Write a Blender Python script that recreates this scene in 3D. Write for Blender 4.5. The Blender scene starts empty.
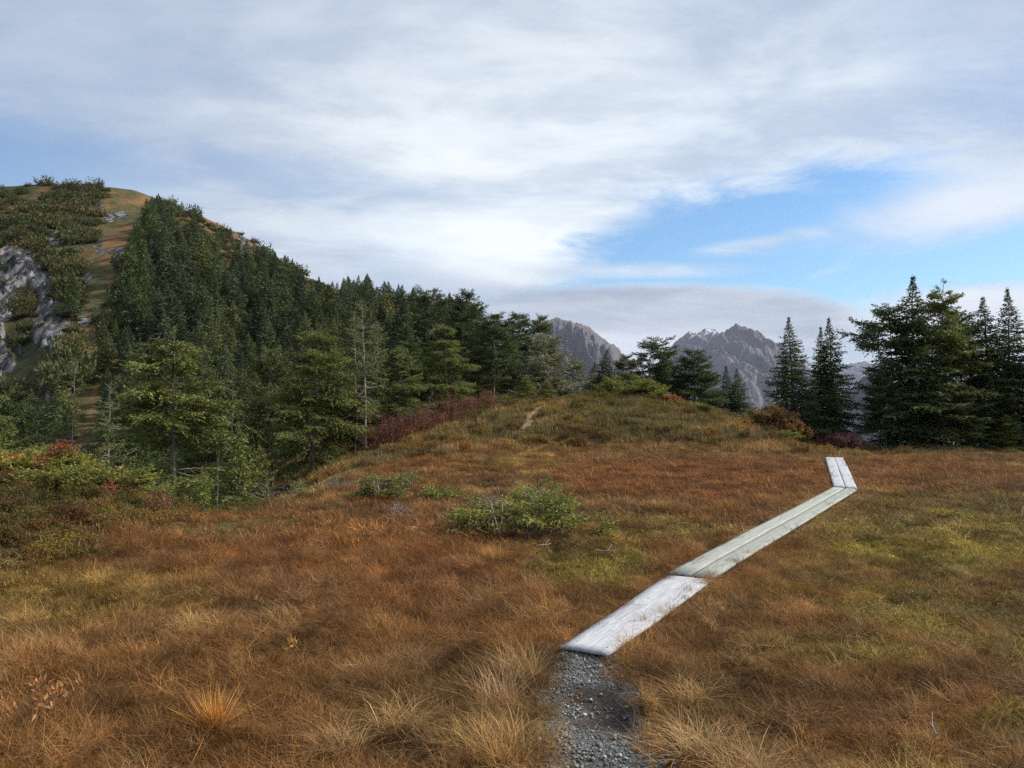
import bpy, math, random
import numpy as np
from mathutils import Vector

R = math.radians
random.seed(7)
rng = np.random.default_rng(11)
SC = bpy.context.scene
COL = SC.collection

# ------------------------------------------------------------------ camera
F = 768.0
PITCH = math.atan(14 / F)
CAMZ = 1.75
cam_d = bpy.data.cameras.new('camera')
cam_d.sensor_width = 36.0
cam_d.lens = 36.0 * F / 1024.0
cam_d.clip_start = 0.05
cam_d.clip_end = 60000
cam = bpy.data.objects.new('camera', cam_d)
COL.objects.link(cam)
cam.location = (0, 0, CAMZ)
cam.rotation_euler = (R(90) + PITCH, 0, 0)
SC.camera = cam

# ------------------------------------------------------------------ light
SUN_AZ, SUN_EL = 78.0, 40.0          # azimuth from +Y towards +X
sun_d = bpy.data.lights.new('sun', 'SUN')
sun_d.energy = 4.7
sun_d.angle = R(4)
sun_d.color = (1.0, 0.93, 0.83)
sun = bpy.data.objects.new('sun', sun_d)
COL.objects.link(sun)
sv = Vector((math.sin(R(SUN_AZ)) * math.cos(R(SUN_EL)), math.cos(R(SUN_AZ)) * math.cos(R(SUN_EL)), math.sin(R(SUN_EL))))
sun.rotation_euler = sv.to_track_quat('Z', 'Y').to_euler()

SC.view_settings.view_transform = 'Standard'
SC.view_settings.look = 'None'
SC.view_settings.exposure = 0.36
SC.view_settings.gamma = 1.0
SC.cycles.max_bounces = 5
SC.cycles.diffuse_bounces = 3
SC.cycles.glossy_bounces = 2
SC.cycles.transmission_bounces = 3
SC.cycles.transparent_max_bounces = 4
SC.cycles.use_denoising = False
SC.cycles.sample_clamp_indirect = 4.0
SC.cycles.sample_clamp_direct = 12.0


class NT:
    """tiny node helper"""
    def __init__(self, tree):
        self.t = tree
        self.n = tree.nodes
        self.l = tree.links

    def node(self, typ, **kw):
        nd = self.n.new(typ)
        for k, v in kw.items():
            setattr(nd, k, v)
        return nd

    def put(self, sock, v):
        if isinstance(v, bpy.types.NodeSocket):
            self.l.new(v, sock)
        else:
            sock.default_value = v

    def m(self, op, a, b=0.0, c=0.0, clamp=False):
        nd = self.node('ShaderNodeMath', operation=op, use_clamp=clamp)
        for i, v in enumerate((a, b, c)):
            self.put(nd.inputs[i], v)
        return nd.outputs[0]

    def mix(self, f, a, b, blend='MIX'):
        nd = self.node('ShaderNodeMix', data_type='RGBA', blend_type=blend)
        nd.clamp_factor = True
        self.put(nd.inputs[0], f)
        self.put(nd.inputs[6], a)
        self.put(nd.inputs[7], b)
        return nd.outputs[2]

    def ramp(self, v, a, b, smooth=True):
        nd = self.node('ShaderNodeMapRange', interpolation_type='SMOOTHSTEP' if smooth else 'LINEAR', clamp=True)
        self.put(nd.inputs[0], v)
        nd.inputs[1].default_value = a
        nd.inputs[2].default_value = b
        nd.inputs[3].default_value = 0.0
        nd.inputs[4].default_value = 1.0
        return nd.outputs[0]

    def noise(self, vec, scale, detail=4, rough=0.55, dist=0.0):
        nd = self.node('ShaderNodeTexNoise', noise_dimensions='3D')
        self.put(nd.inputs['Vector'], vec)
        nd.inputs['Scale'].default_value = scale
        nd.inputs['Detail'].default_value = detail
        nd.inputs['Roughness'].default_value = rough
        nd.inputs['Distortion'].default_value = dist
        return nd.outputs['Fac']

    def xyz(self, x, y, z):
        nd = self.node('ShaderNodeCombineXYZ')
        for i, v in enumerate((x, y, z)):
            self.put(nd.inputs[i], v)
        return nd.outputs[0]


# ------------------------------------------------------------------ sky
SKY_STRENGTH = 0.1
world = bpy.data.worlds.new('World')
SC.world = world
world.use_nodes = True
world.cycles.sampling_method = 'MANUAL'
world.cycles.sample_map_resolution = 512
W = NT(world.node_tree)
W.n.clear()
out = W.node('ShaderNodeOutputWorld')
bg = W.node('ShaderNodeBackground')
bg.inputs['Strength'].default_value = SKY_STRENGTH
W.l.new(bg.outputs[0], out.inputs[0])
nish = W.node('ShaderNodeTexSky', sky_type='NISHITA')
nish.sun_disc = False
nish.sun_elevation = R(SUN_EL)
nish.sun_rotation = R(SUN_AZ)
nish.air_density = 1.0
nish.dust_density = 0.4
nish.ozone_density = 2.0
tc = W.node('ShaderNodeTexCoord')
sep = W.node('ShaderNodeSeparateXYZ')
W.l.new(tc.outputs['Generated'], sep.inputs[0])
sx, sy, sz = sep.outputs
az = W.m('MULTIPLY', W.m('ARCTAN2', sx, sy), 57.29578)
el = W.m('MULTIPLY', W.m('ARCSINE', sz), 57.29578)
den = W.m('ADD', W.m('MAXIMUM', sz, 0.0), 0.13)
px_ = W.m('DIVIDE', sx, den)
py_ = W.m('DIVIDE', sy, den)
lay = W.xyz(px_, W.m('MULTIPLY', py_, 1.25), 0.0)
n1 = W.noise(lay, 0.75, 5, 0.52, 0.5)
n2 = W.noise(W.xyz(W.m('ADD', px_, 7.3), W.m('MULTIPLY', py_, 1.6), 3.1), 1.9, 9, 0.62, 0.25)
lowv = W.xyz(W.m('MULTIPLY', az, 0.045), W.m('MULTIPLY', el, 0.28), 1.7)
n3 = W.noise(lowv, 1.3, 6, 0.58, 0.4)
n4 = W.noise(W.xyz(W.m('MULTIPLY', az, 0.06), W.m('MULTIPLY', el, 0.2), 9.0), 1.6, 6, 0.62, 0.6)


def blob(a0, e0, ra, re, tilt=0.0, wob=0.55):
    """soft ellipse round azimuth a0, elevation e0 (degrees), its edge broken up by cloud noise"""
    da = W.m('SUBTRACT', az, a0)
    de = W.m('SUBTRACT', W.m('SUBTRACT', el, e0), W.m('MULTIPLY', da, tilt))
    d = W.m('ADD', W.m('POWER', W.m('DIVIDE', W.m('ABSOLUTE', da), ra), 2.0), W.m('POWER', W.m('DIVIDE', W.m('ABSOLUTE', de), re), 2.0))
    d = W.m('ADD', W.m('SQRT', d), W.m('MULTIPLY', W.m('SUBTRACT', n4, 0.5), wob * 2.2))
    return d


def soft(d, a=1.25, b=0.6):
    return W.ramp(W.m('MULTIPLY', d, -1.0), -a, -b)


# blue openings
gap = soft(blob(16.5, 10.6, 13.5, 4.7, 0.13, 0.75), 1.3, 0.65)
gap2 = soft(blob(31.0, 9.0, 12.0, 3.8, 0.1), 1.3, 0.6)
gap3 = soft(blob(-35.0, 14.6, 11.5, 3.2, -0.02, 0.5), 1.5, 0.2)
gap4 = soft(blob(-16.0, 15.8, 9.0, 1.7, -0.08, 0.6), 1.5, 0.2)
blue = W.m('MAXIMUM', W.m('MAXIMUM', gap, gap2), W.m('MAXIMUM', W.m('MULTIPLY', gap3, 0.72), W.m('MULTIPLY', gap4, 0.35)))
# white streaks inside the right hand opening
st1 = soft(blob(31.0, 12.2, 8.0, 1.7, 0.12, 0.9), 1.7, 0.1)
st2 = soft(blob(18.5, 11.0, 3.4, 0.5, 0.12, 1.3), 1.8, 0.0)
st3 = soft(blob(9.0, 9.3, 7.0, 0.55, -0.02, 0.7), 1.5, 0.2)
blue = W.m('MULTIPLY', blue, W.m('SUBTRACT', 1.0, W.m('MULTIPLY', st1, 0.92)))
blue = W.m('MULTIPLY', blue, W.m('SUBTRACT', 1.0, W.m('MULTIPLY', W.m('MAXIMUM', st2, st3), 0.7)))
cover = W.m('SUBTRACT', 1.0, blue)
thin = W.ramp(n1, 0.30, 0.62)
cover = W.m('MULTIPLY', cover, W.m('ADD', 0.74, W.m('MULTIPLY', thin, 0.26)))
# long grey bank with a curved top, lying low over the mountains
bank = soft(blob(10.0, 5.1, 15.5, 3.3, -0.05, 0.28), 1.10, 0.85)
bank2 = soft(blob(-9.0, 7.5, 10.0, 2.4, 0.0, 0.5), 1.35, 0.5)
low_white = soft(blob(7.0, 3.6, 13.0, 1.6, 0.0, 0.5), 1.3, 0.5)
lowright = soft(blob(31.0, 5.2, 7.0, 2.0, 0.02, 0.5), 1.3, 0.6)
cover = W.m('MAXIMUM', cover, W.m('MAXIMUM', bank, lowright))

grey = (3.45, 4.15, 5.4, 1)
mid = (5.65, 6.2, 6.75, 1)
white = (8.4, 8.85, 9.1, 1)
shade = W.ramp(n2, 0.36, 0.64)
shade = W.m('ADD', W.m('MULTIPLY', shade, 0.65), W.m('MULTIPLY', thin, 0.35))
# the thin top left veil is darker blue grey, brighter towards the middle
bright = soft(blob(6.0, 15.0, 27.0, 12.0, 0.0, 0.4), 1.5, 0.1)
glow = soft(blob(-1.0, 11.6, 9.0, 2.6, 0.02, 0.8), 1.7, 0.1)
c = W.mix(W.m('ADD', W.m('MULTIPLY', shade, 0.55), W.m('MULTIPLY', bright, 0.5), clamp=True), grey, mid)
c = W.mix(W.m('MULTIPLY', W.m('MULTIPLY', shade, bright), 0.8), c, white)
c = W.mix(W.m('MULTIPLY', glow, 0.9), c, white)
c = W.mix(W.m('MULTIPLY', bank2, 0.65), c, (4.3, 4.8, 5.9, 1))
bankc = W.mix(W.ramp(n3, 0.35, 0.65), (3.4, 3.9, 4.8, 1), (4.7, 5.25, 6.0, 1))
c = W.mix(bank, c, bankc)
c = W.mix(W.m('MULTIPLY', low_white, 0.75), c, (7.0, 7.3, 7.9, 1))
c = W.mix(W.m('MAXIMUM', W.m('MULTIPLY', st1, 0.8), W.m('MULTIPLY', lowright, 0.7)), c, (7.2, 7.5, 8.0, 1))
skyc = W.mix(1.0, nish.outputs[0], (0.78, 1.03, 1.20, 1), 'MULTIPLY')
fin = W.mix(cover, skyc, c)
W.l.new(fin, bg.inputs[0])


# ------------------------------------------------------------------ numpy helpers
def at(px, py, Y):
    """world point seen at pixel px, py at distance Y in front"""
    dx = (px - 512) / F
    up = (384 - py) / F
    yw = math.cos(PITCH) - math.sin(PITCH) * up
    zw = math.sin(PITCH) + math.cos(PITCH) * up
    return np.array([dx / yw * Y, Y, CAMZ + zw / yw * Y])


def on_plane(px, py, z):
    up = (384 - py) / F
    yw = math.cos(PITCH) - math.sin(PITCH) * up
    zw = math.sin(PITCH) + math.cos(PITCH) * up
    Y = (z - CAMZ) / (zw / yw)
    return at(px, py, Y)


def proj(x, y, z):
    cy, sn = math.cos(PITCH), math.sin(PITCH)
    fw = np.maximum(y * cy + (z - CAMZ) * sn, 0.05)
    up = -y * sn + (z - CAMZ) * cy
    return 512 + F * x / fw, 384 - F * up / fw


def _hash(ix, iy, s):
    h = (ix.astype(np.int64) * 374761393 + iy.astype(np.int64) * 668265263 + s * 1442695041) & 0xffffffff
    h = ((h ^ (h >> 13)) * 1274126177) & 0xffffffff
    h = h ^ (h >> 16)
    return (h & 0xffff) / 65535.0


def vnoise(x, y, s=0):
    x = np.asarray(x, float)
    y = np.asarray(y, float)
    ix, iy = np.floor(x), np.floor(y)
    fx, fy = x - ix, y - iy
    fx = fx * fx * (3 - 2 * fx)
    fy = fy * fy * (3 - 2 * fy)
    a, b = _hash(ix, iy, s), _hash(ix + 1, iy, s)
    c_, d = _hash(ix, iy + 1, s), _hash(ix + 1, iy + 1, s)
    return (a + (b - a) * fx) * (1 - fy) + (c_ + (d - c_) * fx) * fy


def fbm(x, y, s=0, o=4, g=0.5):
    t, a, n = 0, 1.0, 0
    for i in range(o):
        t = t + a * vnoise(np.asarray(x) * 2 ** i + 17.1 * i, np.asarray(y) * 2 ** i + 9.7 * i, s + i)
        n += a
        a *= g
    return t / n          # 0..1


def sstep(v, a, b):
    t = np.clip((np.asarray(v, float) - a) / (b - a), 0, 1)
    return t * t * (3 - 2 * t)


def ell(px, py, cx, cy, rx, ry, soft_=0.5):
    d = np.sqrt(((px - cx) / rx) ** 2 + ((py - cy) / ry) ** 2)
    return 1 - sstep(d, 1 - soft_, 1 + soft_)


# ------------------------------------------------------------------ where the boardwalk lies
BOARD_PX = [
    ([(562, 645), (608, 653.5), (669, 573.5), (714, 578)], [-.02, -.02, .02, .02]),
    ([(669, 571), (714, 576), (833, 487), (857, 489)], [.05, .05, .085, .085]),
    ([(834, 486.5), (857.5, 488), (825, 457), (843.5, 457.5)], [.075, .075, .05, .05]),
]
BOARDS = [np.array([on_plane(a_[0], a_[1], z_) for a_, z_ in zip(cs, zs)]) for cs, zs in BOARD_PX]


def board_frame(Q, x, y):
    m0, m1 = (Q[0] + Q[1]) / 2, (Q[2] + Q[3]) / 2
    ax = (m1 - m0)[:2]
    L = np.linalg.norm(ax)
    ax = ax / L
    t = (x - m0[0]) * ax[0] + (y - m0[1]) * ax[1]
    s = (x - m0[0]) * ax[1] - (y - m0[1]) * ax[0]
    w = .5 * np.linalg.norm(Q[1] - Q[0])
    return t, s, L, w, m0[2], m1[2]


# ------------------------------------------------------------------ terrain
PROF = {
    -700: [(4, 0), (8, .1), (12, .8), (18, 1.2), (30, 0), (60, 2), (120, 22), (200, 44), (260, 50), (420, 38)],
    -250: [(4, -.05), (7, .05), (9, .5), (12, .7), (20, -2), (45, -4), (80, 1), (120, 16), (160, 34), (200, 48), (225, 52), (300, 48), (420, 38)],
    0: [(4, -.05), (7.2, .0), (9.3, .62), (12.5, .62), (18, -2.5), (40, -4.5), (70, -1), (85, 4), (120, 20), (135, 33), (160, 43), (190, 53), (212, 59.3), (225, 59), (300, 50), (420, 40)],
    45: [(4, -.05), (7.6, .0), (9.5, .57), (12.5, .57), (17.5, -2.5), (40, -4.5), (70, -.5), (120, 20), (160, 41), (190, 54), (212, 63), (225, 62.5), (300, 50), (420, 40)],
    90: [(4, -.05), (8.6, .0), (10.0, .52), (12.6, .52), (17, -2.5), (40, -4.5), (70, 0), (120, 20), (160, 38), (190, 53), (212, 62.0), (225, 61.5), (300, 50), (420, 40)],
    150: [(4, -.05), (10.2, .0), (11.5, .15), (13, .0), (17, -2.5), (40, -4.5), (70, 0), (110, 15), (150, 34), (190, 51), (212, 58), (225, 58), (300, 48), (420, 40)],
    200: [(4, -.05), (11.5, .0), (12.5, -.1), (16, -2.2), (25, -3), (40, -4), (70, 0), (110, 14), (150, 32), (190, 47.5), (212, 52.8), (225, 52), (300, 44), (420, 38)],
    250: [(4, -.05), (12, .0), (14, -.3), (18, -1.8), (28, -2.3), (42, -3), (70, .5), (110, 12), (150, 26), (190, 40), (212, 45), (225, 44), (300, 38), (420, 34)],
    300: [(4, -.05), (13, .0), (15, -.2), (19, -.9), (28, -1.3), (45, -1), (70, 2.5), (110, 11), (150, 22), (190, 32.5), (212, 35.6), (225, 35), (300, 28), (420, 25)],
    330: [(4, -.05), (15, .0), (20, -.3), (26, -.5), (35, -.4), (50, .6), (80, 6), (120, 15), (160, 25), (190, 28.5), (212, 27), (300, 20), (420, 10)],
    370: [(4, -.05), (20, .0), (25, -.15), (35, .2), (50, 2), (80, 7), (120, 14), (150, 20), (180, 19), (300, 5), (420, -10)],
    400: [(4, -.05), (21, .0), (25, .15), (30, .5), (38, 1), (50, 2.4), (80, 8), (110, 14.4), (135, 14), (300, -10), (420, -20)],
    450: [(4, -.05), (22, .0), (26, .6), (30, 1.1), (38, 1.5), (55, 3.6), (80, 8.6), (100, 9), (150, 2), (300, -30), (420, -40)],
    500: [(4, -.05), (23, .0), (27, .8), (30, 1.2), (38, 1.5), (60, 4.0), (80, 4), (150, -8), (300, -40), (420, -50)],
    535: [(4, -.05), (23.6, .0), (26.5, .8), (31, 1.34), (36, 1.45), (48, 2), (60, 1), (150, -15), (300, -45), (420, -60)],
    585: [(4, -.05), (23.6, .0), (25.8, .75), (28, 1.25), (31.5, 1.7), (36, 1.55), (45, .5), (70, -4), (150, -20), (300, -45), (420, -60)],
    640: [(4, -.05), (23.6, .0), (25.6, .8), (28, 1.4), (31, 1.9), (34, 1.7), (45, 0), (70, -4), (150, -20), (300, -45), (420, -60)],
    700: [(4, -.05), (23.6, .0), (25.6, .7), (28, 1.2), (30.5, 1.45), (34, 1.1), (45, -1), (70, -6), (150, -22), (300, -45), (420, -60)],
    760: [(4, -.05), (23.6, .0), (26, .5), (29, .85), (34, .2), (45, -2.2), (70, -7), (150, -25), (300, -50), (420, -70)],
    810: [(4, -.05), (24, .0), (27, -.05), (29, -.1), (34, -.8), (45, -3.5), (70, -9), (150, -27), (300, -55), (420, -70)],
    860: [(4, -.05), (22.5, .0), (26, -.2), (28, -.3), (32, -.8), (45, -3.8), (70, -10), (150, -30), (300, -60), (420, -80)],
    1024: [(4, -.02), (22, .0), (26, -.25), (29, -.35), (34, -.9), (45, -3.5), (70, -10), (150, -30), (300, -60), (420, -80)],
    1700: [(4, 0), (25, .0), (29, .02), (34, -.5), (45, -3.5), (70, -10), (150, -30), (300, -60), (420, -80)],
}
LY = np.linspace(math.log(2.0), math.log(420.0), 420)
cols = sorted(PROF)
raw = np.array([np.interp(LY, [math.log(a) for a, b in PROF[k]], [b for a, b in PROF[k]]) for k in cols])
PXG = np.arange(-700, 1701, 5.0)
tab = np.empty((len(PXG), len(LY)))
for j in range(len(LY)):
    tab[:, j] = np.interp(PXG, cols, raw[:, j])


def gsm(a, s, axis):
    k = np.exp(-0.5 * (np.arange(-3 * s, 3 * s + 1) / s) ** 2)
    k /= k.sum()
    p = [(0, 0), (0, 0)]
    p[axis] = (3 * s, 3 * s)
    b = np.pad(a, p, mode='edge')
    return np.apply_along_axis(lambda v: np.convolve(v, k, 'valid'), axis, b)


tab = gsm(gsm(tab, 3, 1), 3, 0)


def cliffmask(px, py):
    n = fbm(px / 22, py / 30, 31, 3)
    m = ell(px, py, 8, 335, 62, 92, 0.4)
    m = np.maximum(m, ell(px, py, 40, 300, 26, 42, 0.4))
    m = np.maximum(m, ell(px, py, 20, 385, 34, 60, 0.4))
    m = np.maximum(m, ell(px, py, -60, 320, 80, 110, 0.3))
    return np.clip(m * sstep(n, 0.35, 0.52), 0, 1)


def rockmask(px, py):
    n = fbm(px / 9, py / 9, 41, 3)
    m = cliffmask(px, py)
    for (a, b, rx, ry) in ((57, 238, 14, 9), (80, 236, 10, 10), (112, 210, 20, 12), (10, 246, 14, 8), (84, 276, 9, 8), (98, 250, 13, 8), (85, 318, 8, 9),
                           (122, 258, 9, 12), (141, 256, 6, 7), (150, 250, 6, 8), (238, 262, 10, 14), (278, 272, 9, 15), (262, 290, 8, 6), (134, 305, 6, 10), (240, 250, 16, 16)):
        m = np.maximum(m, ell(px, py, a, b, rx, ry, 0.6) * sstep(n, 0.44, 0.6))
    return np.clip(m, 0, 1)


CHUTE = [(133, 192, 15), (122, 216, 13), (114, 240, 14), (104, 266, 14), (97, 292, 12), (92, 320, 11), (90, 350, 10), (91, 385, 9), (92, 415, 8)]


def chutemask(px, py):
    m = np.zeros_like(px)
    for (a, b, r) in CHUTE:
        m = np.maximum(m, ell(px, py, a, b, r, 24, .3))
    return m


def rustmask(px, py):
    n = fbm(px / 20, py / 20, 51, 3)
    m = np.zeros_like(px)
    chute = [(133, 192, 18), (120, 220, 15), (112, 245, 17), (102, 270, 18), (96, 295, 15), (90, 325, 13), (90, 355, 12), (92, 395, 11), (93, 430, 9)]
    for (a, b, r) in chute:
        m = np.maximum(m, ell(px, py, a, b, r, 24, 0.35))
    for (a, b, rx, ry) in ((80, 208, 62, 24), (45, 232, 45, 26), (90, 245, 30, 30), (200, 218, 42, 12), (225, 238, 30, 22), (252, 250, 20, 20), (322, 287, 24, 9), (382, 296, 22, 12), (20, 215, 40, 20),
                           (392, 318, 14, 8), (478, 352, 14, 10), (468, 372, 18, 8)):
        m = np.maximum(m, ell(px, py, a, b, rx, ry, 0.4) * sstep(n, 0.25, 0.45))
    return np.clip(m, 0, 1)


def height0(x, y):
    x = np.asarray(x, float)
    y = np.asarray(y, float)
    Y = np.maximum(y, 0.5)
    pxv = np.clip(512 + F * x / Y, -695, 1695)
    ly = np.clip(np.log(np.clip(Y, 2.01, 419.0)), LY[0], LY[-1] - 1e-6)
    fi = (pxv - PXG[0]) / 5.0
    fj = (ly - LY[0]) / (LY[1] - LY[0])
    i = np.clip(fi.astype(int), 0, len(PXG) - 2)
    j = np.clip(fj.astype(int), 0, len(LY) - 2)
    a, b = fi - i, fj - j
    z = tab[i, j] * (1 - a) * (1 - b) + tab[i + 1, j] * a * (1 - b) + tab[i, j + 1] * (1 - a) * b + tab[i + 1, j + 1] * a * b
    return z


def path_center(y):
    return np.interp(y, [-8, 0, 3.4, 3.9, 4.75, 5.3, 6.0], [-0.15, 0.12, 0.475, 0.475, 0.46, 0.50, 0.6])


def height(x, y):
    x = np.asarray(x, float)
    y = np.asarray(y, float)
    z = height0(x, y)
    far = np.maximum(np.hypot(x, y), 0.1)
    flat = 1 - sstep(far, 22, 40)
    z = z + (fbm(x / 1.7, y / 1.7, 3, 4) - 0.5) * 0.13 * flat * sstep(far, 1, 6)
    z = z + (fbm(x / 3.5, y / 3.5, 5, 4) - 0.5) * 0.7 * sstep(far, 22, 34) * (1 - sstep(far, 60, 120) * 0.5)
    z = z + (fbm(x / .42, y / .42, 6, 2) - .5) * .10 * (1 - sstep(far, 16, 26)) * sstep(far, 1, 4)
    h = sstep(far, 55, 110) * sstep(-y, -600, -300)
    z = z + (fbm((x * .82 + y * .57) / 22, (y * .82 - x * .57) / 30, 8, 5, .42) - 0.5) * 6.0 * h
    px, py = proj(x, y, z)
    cl = cliffmask(px, py) * h
    q = fbm(x / 5, (y + z) / 9, 61, 5, 0.62)
    z = z + (np.abs(q - 0.5) * -9.0 + 1.2) * cl
    # hummock at the left edge of the bog
    md = ell(x, y, -7.0, 11.0, 4.2, 2.6, 0.3)
    z = z + (fbm(x / 0.7, y / 0.7, 71, 3) - 0.5) * 0.32 * md
    # peat lies level under the boards
    for Q in BOARDS:
        t, s_, L, w_, z0_, z1_ = board_frame(Q, x, y)
        dd = np.maximum(np.maximum(-t, t - L), np.abs(s_) - w_)
        zb_ = z0_ + (z1_ - z0_) * np.clip(t / L, 0, 1) - .05
        k_ = 1 - sstep(dd, .08, .55)
        z = z + (zb_ - z) * k_
    # shallow trench worn by the gravel path
    pd = np.abs(x - path_center(y))
    z = z - 0.07 * (1 - sstep(pd, 0.16, 0.36)) * (1 - sstep(y, 5.1, 5.5)) * sstep(y, -9, -8)
    return z


# ------------------------------------------------------------------ mesh helpers
def new_mesh(name, V, faces, mats=(), cols=None, mat_idx=None, smooth=False, attrs=None):
    """V (n,3); faces: list of int arrays (m,k)"""
    me = bpy.data.meshes.new(name)
    V = np.asarray(V, np.float32)
    fl = [np.asarray(f, np.int32) for f in faces if len(f)]
    loops = np.concatenate([f.ravel() for f in fl])
    sizes = np.concatenate([np.full(len(f), f.shape[1], np.int32) for f in fl])
    me.vertices.add(len(V))
    me.vertices.foreach_set('co', V.ravel())
    me.loops.add(len(loops))
    me.loops.foreach_set('vertex_index', loops)
    me.polygons.add(len(sizes))
    starts = np.concatenate([[0], np.cumsum(sizes)[:-1]]).astype(np.int32)
    me.polygons.foreach_set('loop_start', starts)
    if mat_idx is not None:
        me.polygons.foreach_set('material_index', np.asarray(mat_idx, np.int32))
    if smooth:
        me.polygons.foreach_set('use_smooth', np.ones(len(sizes), bool))
    if cols is not None:
        ca = me.color_attributes.new('tint', 'FLOAT_COLOR', 'POINT')
        cc = np.ones((len(V), 4), np.float32)
        cc[:, :3] = cols
        ca.data.foreach_set('color', cc.ravel())
    for k, v in (attrs or {}).items():
        a_ = me.attributes.new(k, 'FLOAT', 'POINT')
        a_.data.foreach_set('value', np.asarray(v, np.float32))
    for m_ in mats:
        me.materials.append(m_)
    me.update(calc_edges=True)
    return me


def link(name, data, parent=None, label=None, cat=None, group=None, kind=None, loc=None):
    o = bpy.data.objects.new(name, data)
    COL.objects.link(o)
    if parent is not None:
        o.parent = parent
    if loc is not None:
        o.location = loc
    tag(o, label, cat, group, kind)
    return o


def tag(o, label=None, cat=None, group=None, kind=None):
    if label:
        o['label'] = label
    if cat:
        o['category'] = cat
    if group:
        o['group'] = group
    if kind:
        o['kind'] = kind


def nrm(v):
    return v / np.maximum(np.linalg.norm(v, axis=-1, keepdims=True), 1e-9)


class Geo:
    """collects tubes and leaf faces"""
    def __init__(self):
        self.v, self.q, self.t, self.c, self.n = [], [], [], [], 0

    def add(self, v, q=None, t=None, c=(1, 1, 1)):
        v = np.asarray(v, float).reshape(-1, 3)
        if q is not None and len(q):
            self.q.append(np.asarray(q) + self.n)
        if t is not None and len(t):
            self.t.append(np.asarray(t) + self.n)
        cc = np.empty((len(v), 3))
        cc[:] = c
        self.v.append(v)
        self.c.append(cc)
        self.n += len(v)

    def tube(self, P, rad, k=5, c=(1, 1, 1)):
        P = np.asarray(P, float)
        n = len(P)
        rad = np.broadcast_to(np.asarray(rad, float), (n,))
        T = nrm(np.gradient(P, axis=0))
        ref = np.array([0.31, 0.17, 0.93]) if abs(T[0][2]) < 0.8 else np.array([0.93, 0.3, 0.1])
        A = nrm(np.cross(T, ref))
        B = np.cross(T, A)
        an = np.arange(k) * 2 * math.pi / k
        V = P[:, None, :] + rad[:, None, None] * (np.cos(an)[None, :, None] * A[:, None, :] + np.sin(an)[None, :, None] * B[:, None, :])
        i = np.arange(n - 1)[:, None] * k
        j = np.arange(k)[None, :]
        j2 = (j + 1) % k
        q = np.stack([i + j, i + j2, i + k + j2, i + k + j], -1).reshape(-1, 4)
        self.add(V, q=q, c=c)

    def leaves(self, P, D, L, Wd, c, up=0.6, rg=rng, mid=0.45):
        """diamond faces: base P, direction D"""
        n = len(P)
        if n == 0:
            return
        N = nrm(rg.normal(size=(n, 3)) * up + np.array([0, 0, 1.0]))
        S = nrm(np.cross(D, N))
        L = np.broadcast_to(L, (n,))[:, None]
        Wd = np.broadcast_to(Wd, (n,))[:, None]
        m_ = P + D * L * mid
        V = np.stack([P, m_ - S * Wd * .5, P + D * L, m_ + S * Wd * .5], 1)
        q = np.arange(n)[:, None] * 4 + np.arange(4)[None, :]
        cc = np.repeat(np.broadcast_to(c, (n, 3)), 4, axis=0)
        self.add(V, q=q, c=cc)

    def mesh(self, name, mats, smooth=False):
        V = np.concatenate(self.v)
        fs = []
        if self.q:
            fs.append(np.concatenate(self.q))
        if self.t:
            fs.append(np.concatenate(self.t))
        return new_mesh(name, V, fs, mats, np.concatenate(self.c), smooth=smooth)


def merge(name, geos_mats):
    """several Geo, each with its own material, in one mesh"""
    V, Q, C, MI, mats, n = [], [], [], [], [], 0
    for i, (g, m_) in enumerate(geos_mats):
        v = np.concatenate(g.v)
        q = np.concatenate(g.q)
        V.append(v)
        Q.append(q + n)
        C.append(np.concatenate(g.c))
        MI.append(np.full(len(q), i))
        mats.append(m_)
        n += len(v)
    return new_mesh(name, np.concatenate(V), [np.concatenate(Q)], mats, np.concatenate(C), np.concatenate(MI))


# ------------------------------------------------------------------ materials
def mat(name):
    m_ = bpy.data.materials.new(name)
    m_.use_nodes = True
    k = NT(m_.node_tree)
    b = k.n['Principled BSDF']
    return m_, k, b


def tint_mat(name, base, rough=0.75, spec=0.25, transl=0.0, instancer=False, obj_color=True, nscale=0.0):
    """base colour x per vertex tint x object colour (or instance tint), optionally translucent"""
    m_, k, b = mat(name)
    a = k.node('ShaderNodeAttribute', attribute_name='tint')
    col = k.mix(1.0, a.outputs['Color'], (*base, 1), 'MULTIPLY')
    if instancer:
        ai = k.node('ShaderNodeAttribute', attribute_name='itint', attribute_type='INSTANCER')
        col = k.mix(1.0, col, ai.outputs['Color'], 'MULTIPLY')
    elif obj_color:
        oi = k.node('ShaderNodeObjectInfo')
        col = k.mix(1.0, col, oi.outputs['Color'], 'MULTIPLY')
    if nscale:
        g = k.node('ShaderNodeNewGeometry')
        nz = k.noise(g.outputs['Position'], nscale, 3)
        col = k.mix(1.0, col, k.mix(k.ramp(nz, .3, .7), (.6, .6, .6, 1), (1.3, 1.3, 1.3, 1)), 'MULTIPLY')
    k.l.new(col, b.inputs['Base Color'])
    b.inputs['Roughness'].default_value = rough
    b.inputs['Specular IOR Level'].default_value = spec
    if transl:
        tr = k.node('ShaderNodeBsdfTranslucent')
        k.l.new(col, tr.inputs[0])
        mx = k.node('ShaderNodeMixShader')
        mx.inputs[0].default_value = transl
        k.l.new(b.outputs[0], mx.inputs[1])
        k.l.new(tr.outputs[0], mx.inputs[2])
        k.l.new(mx.outputs[0], k.n['Material Output'].inputs[0])
    return m_


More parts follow.
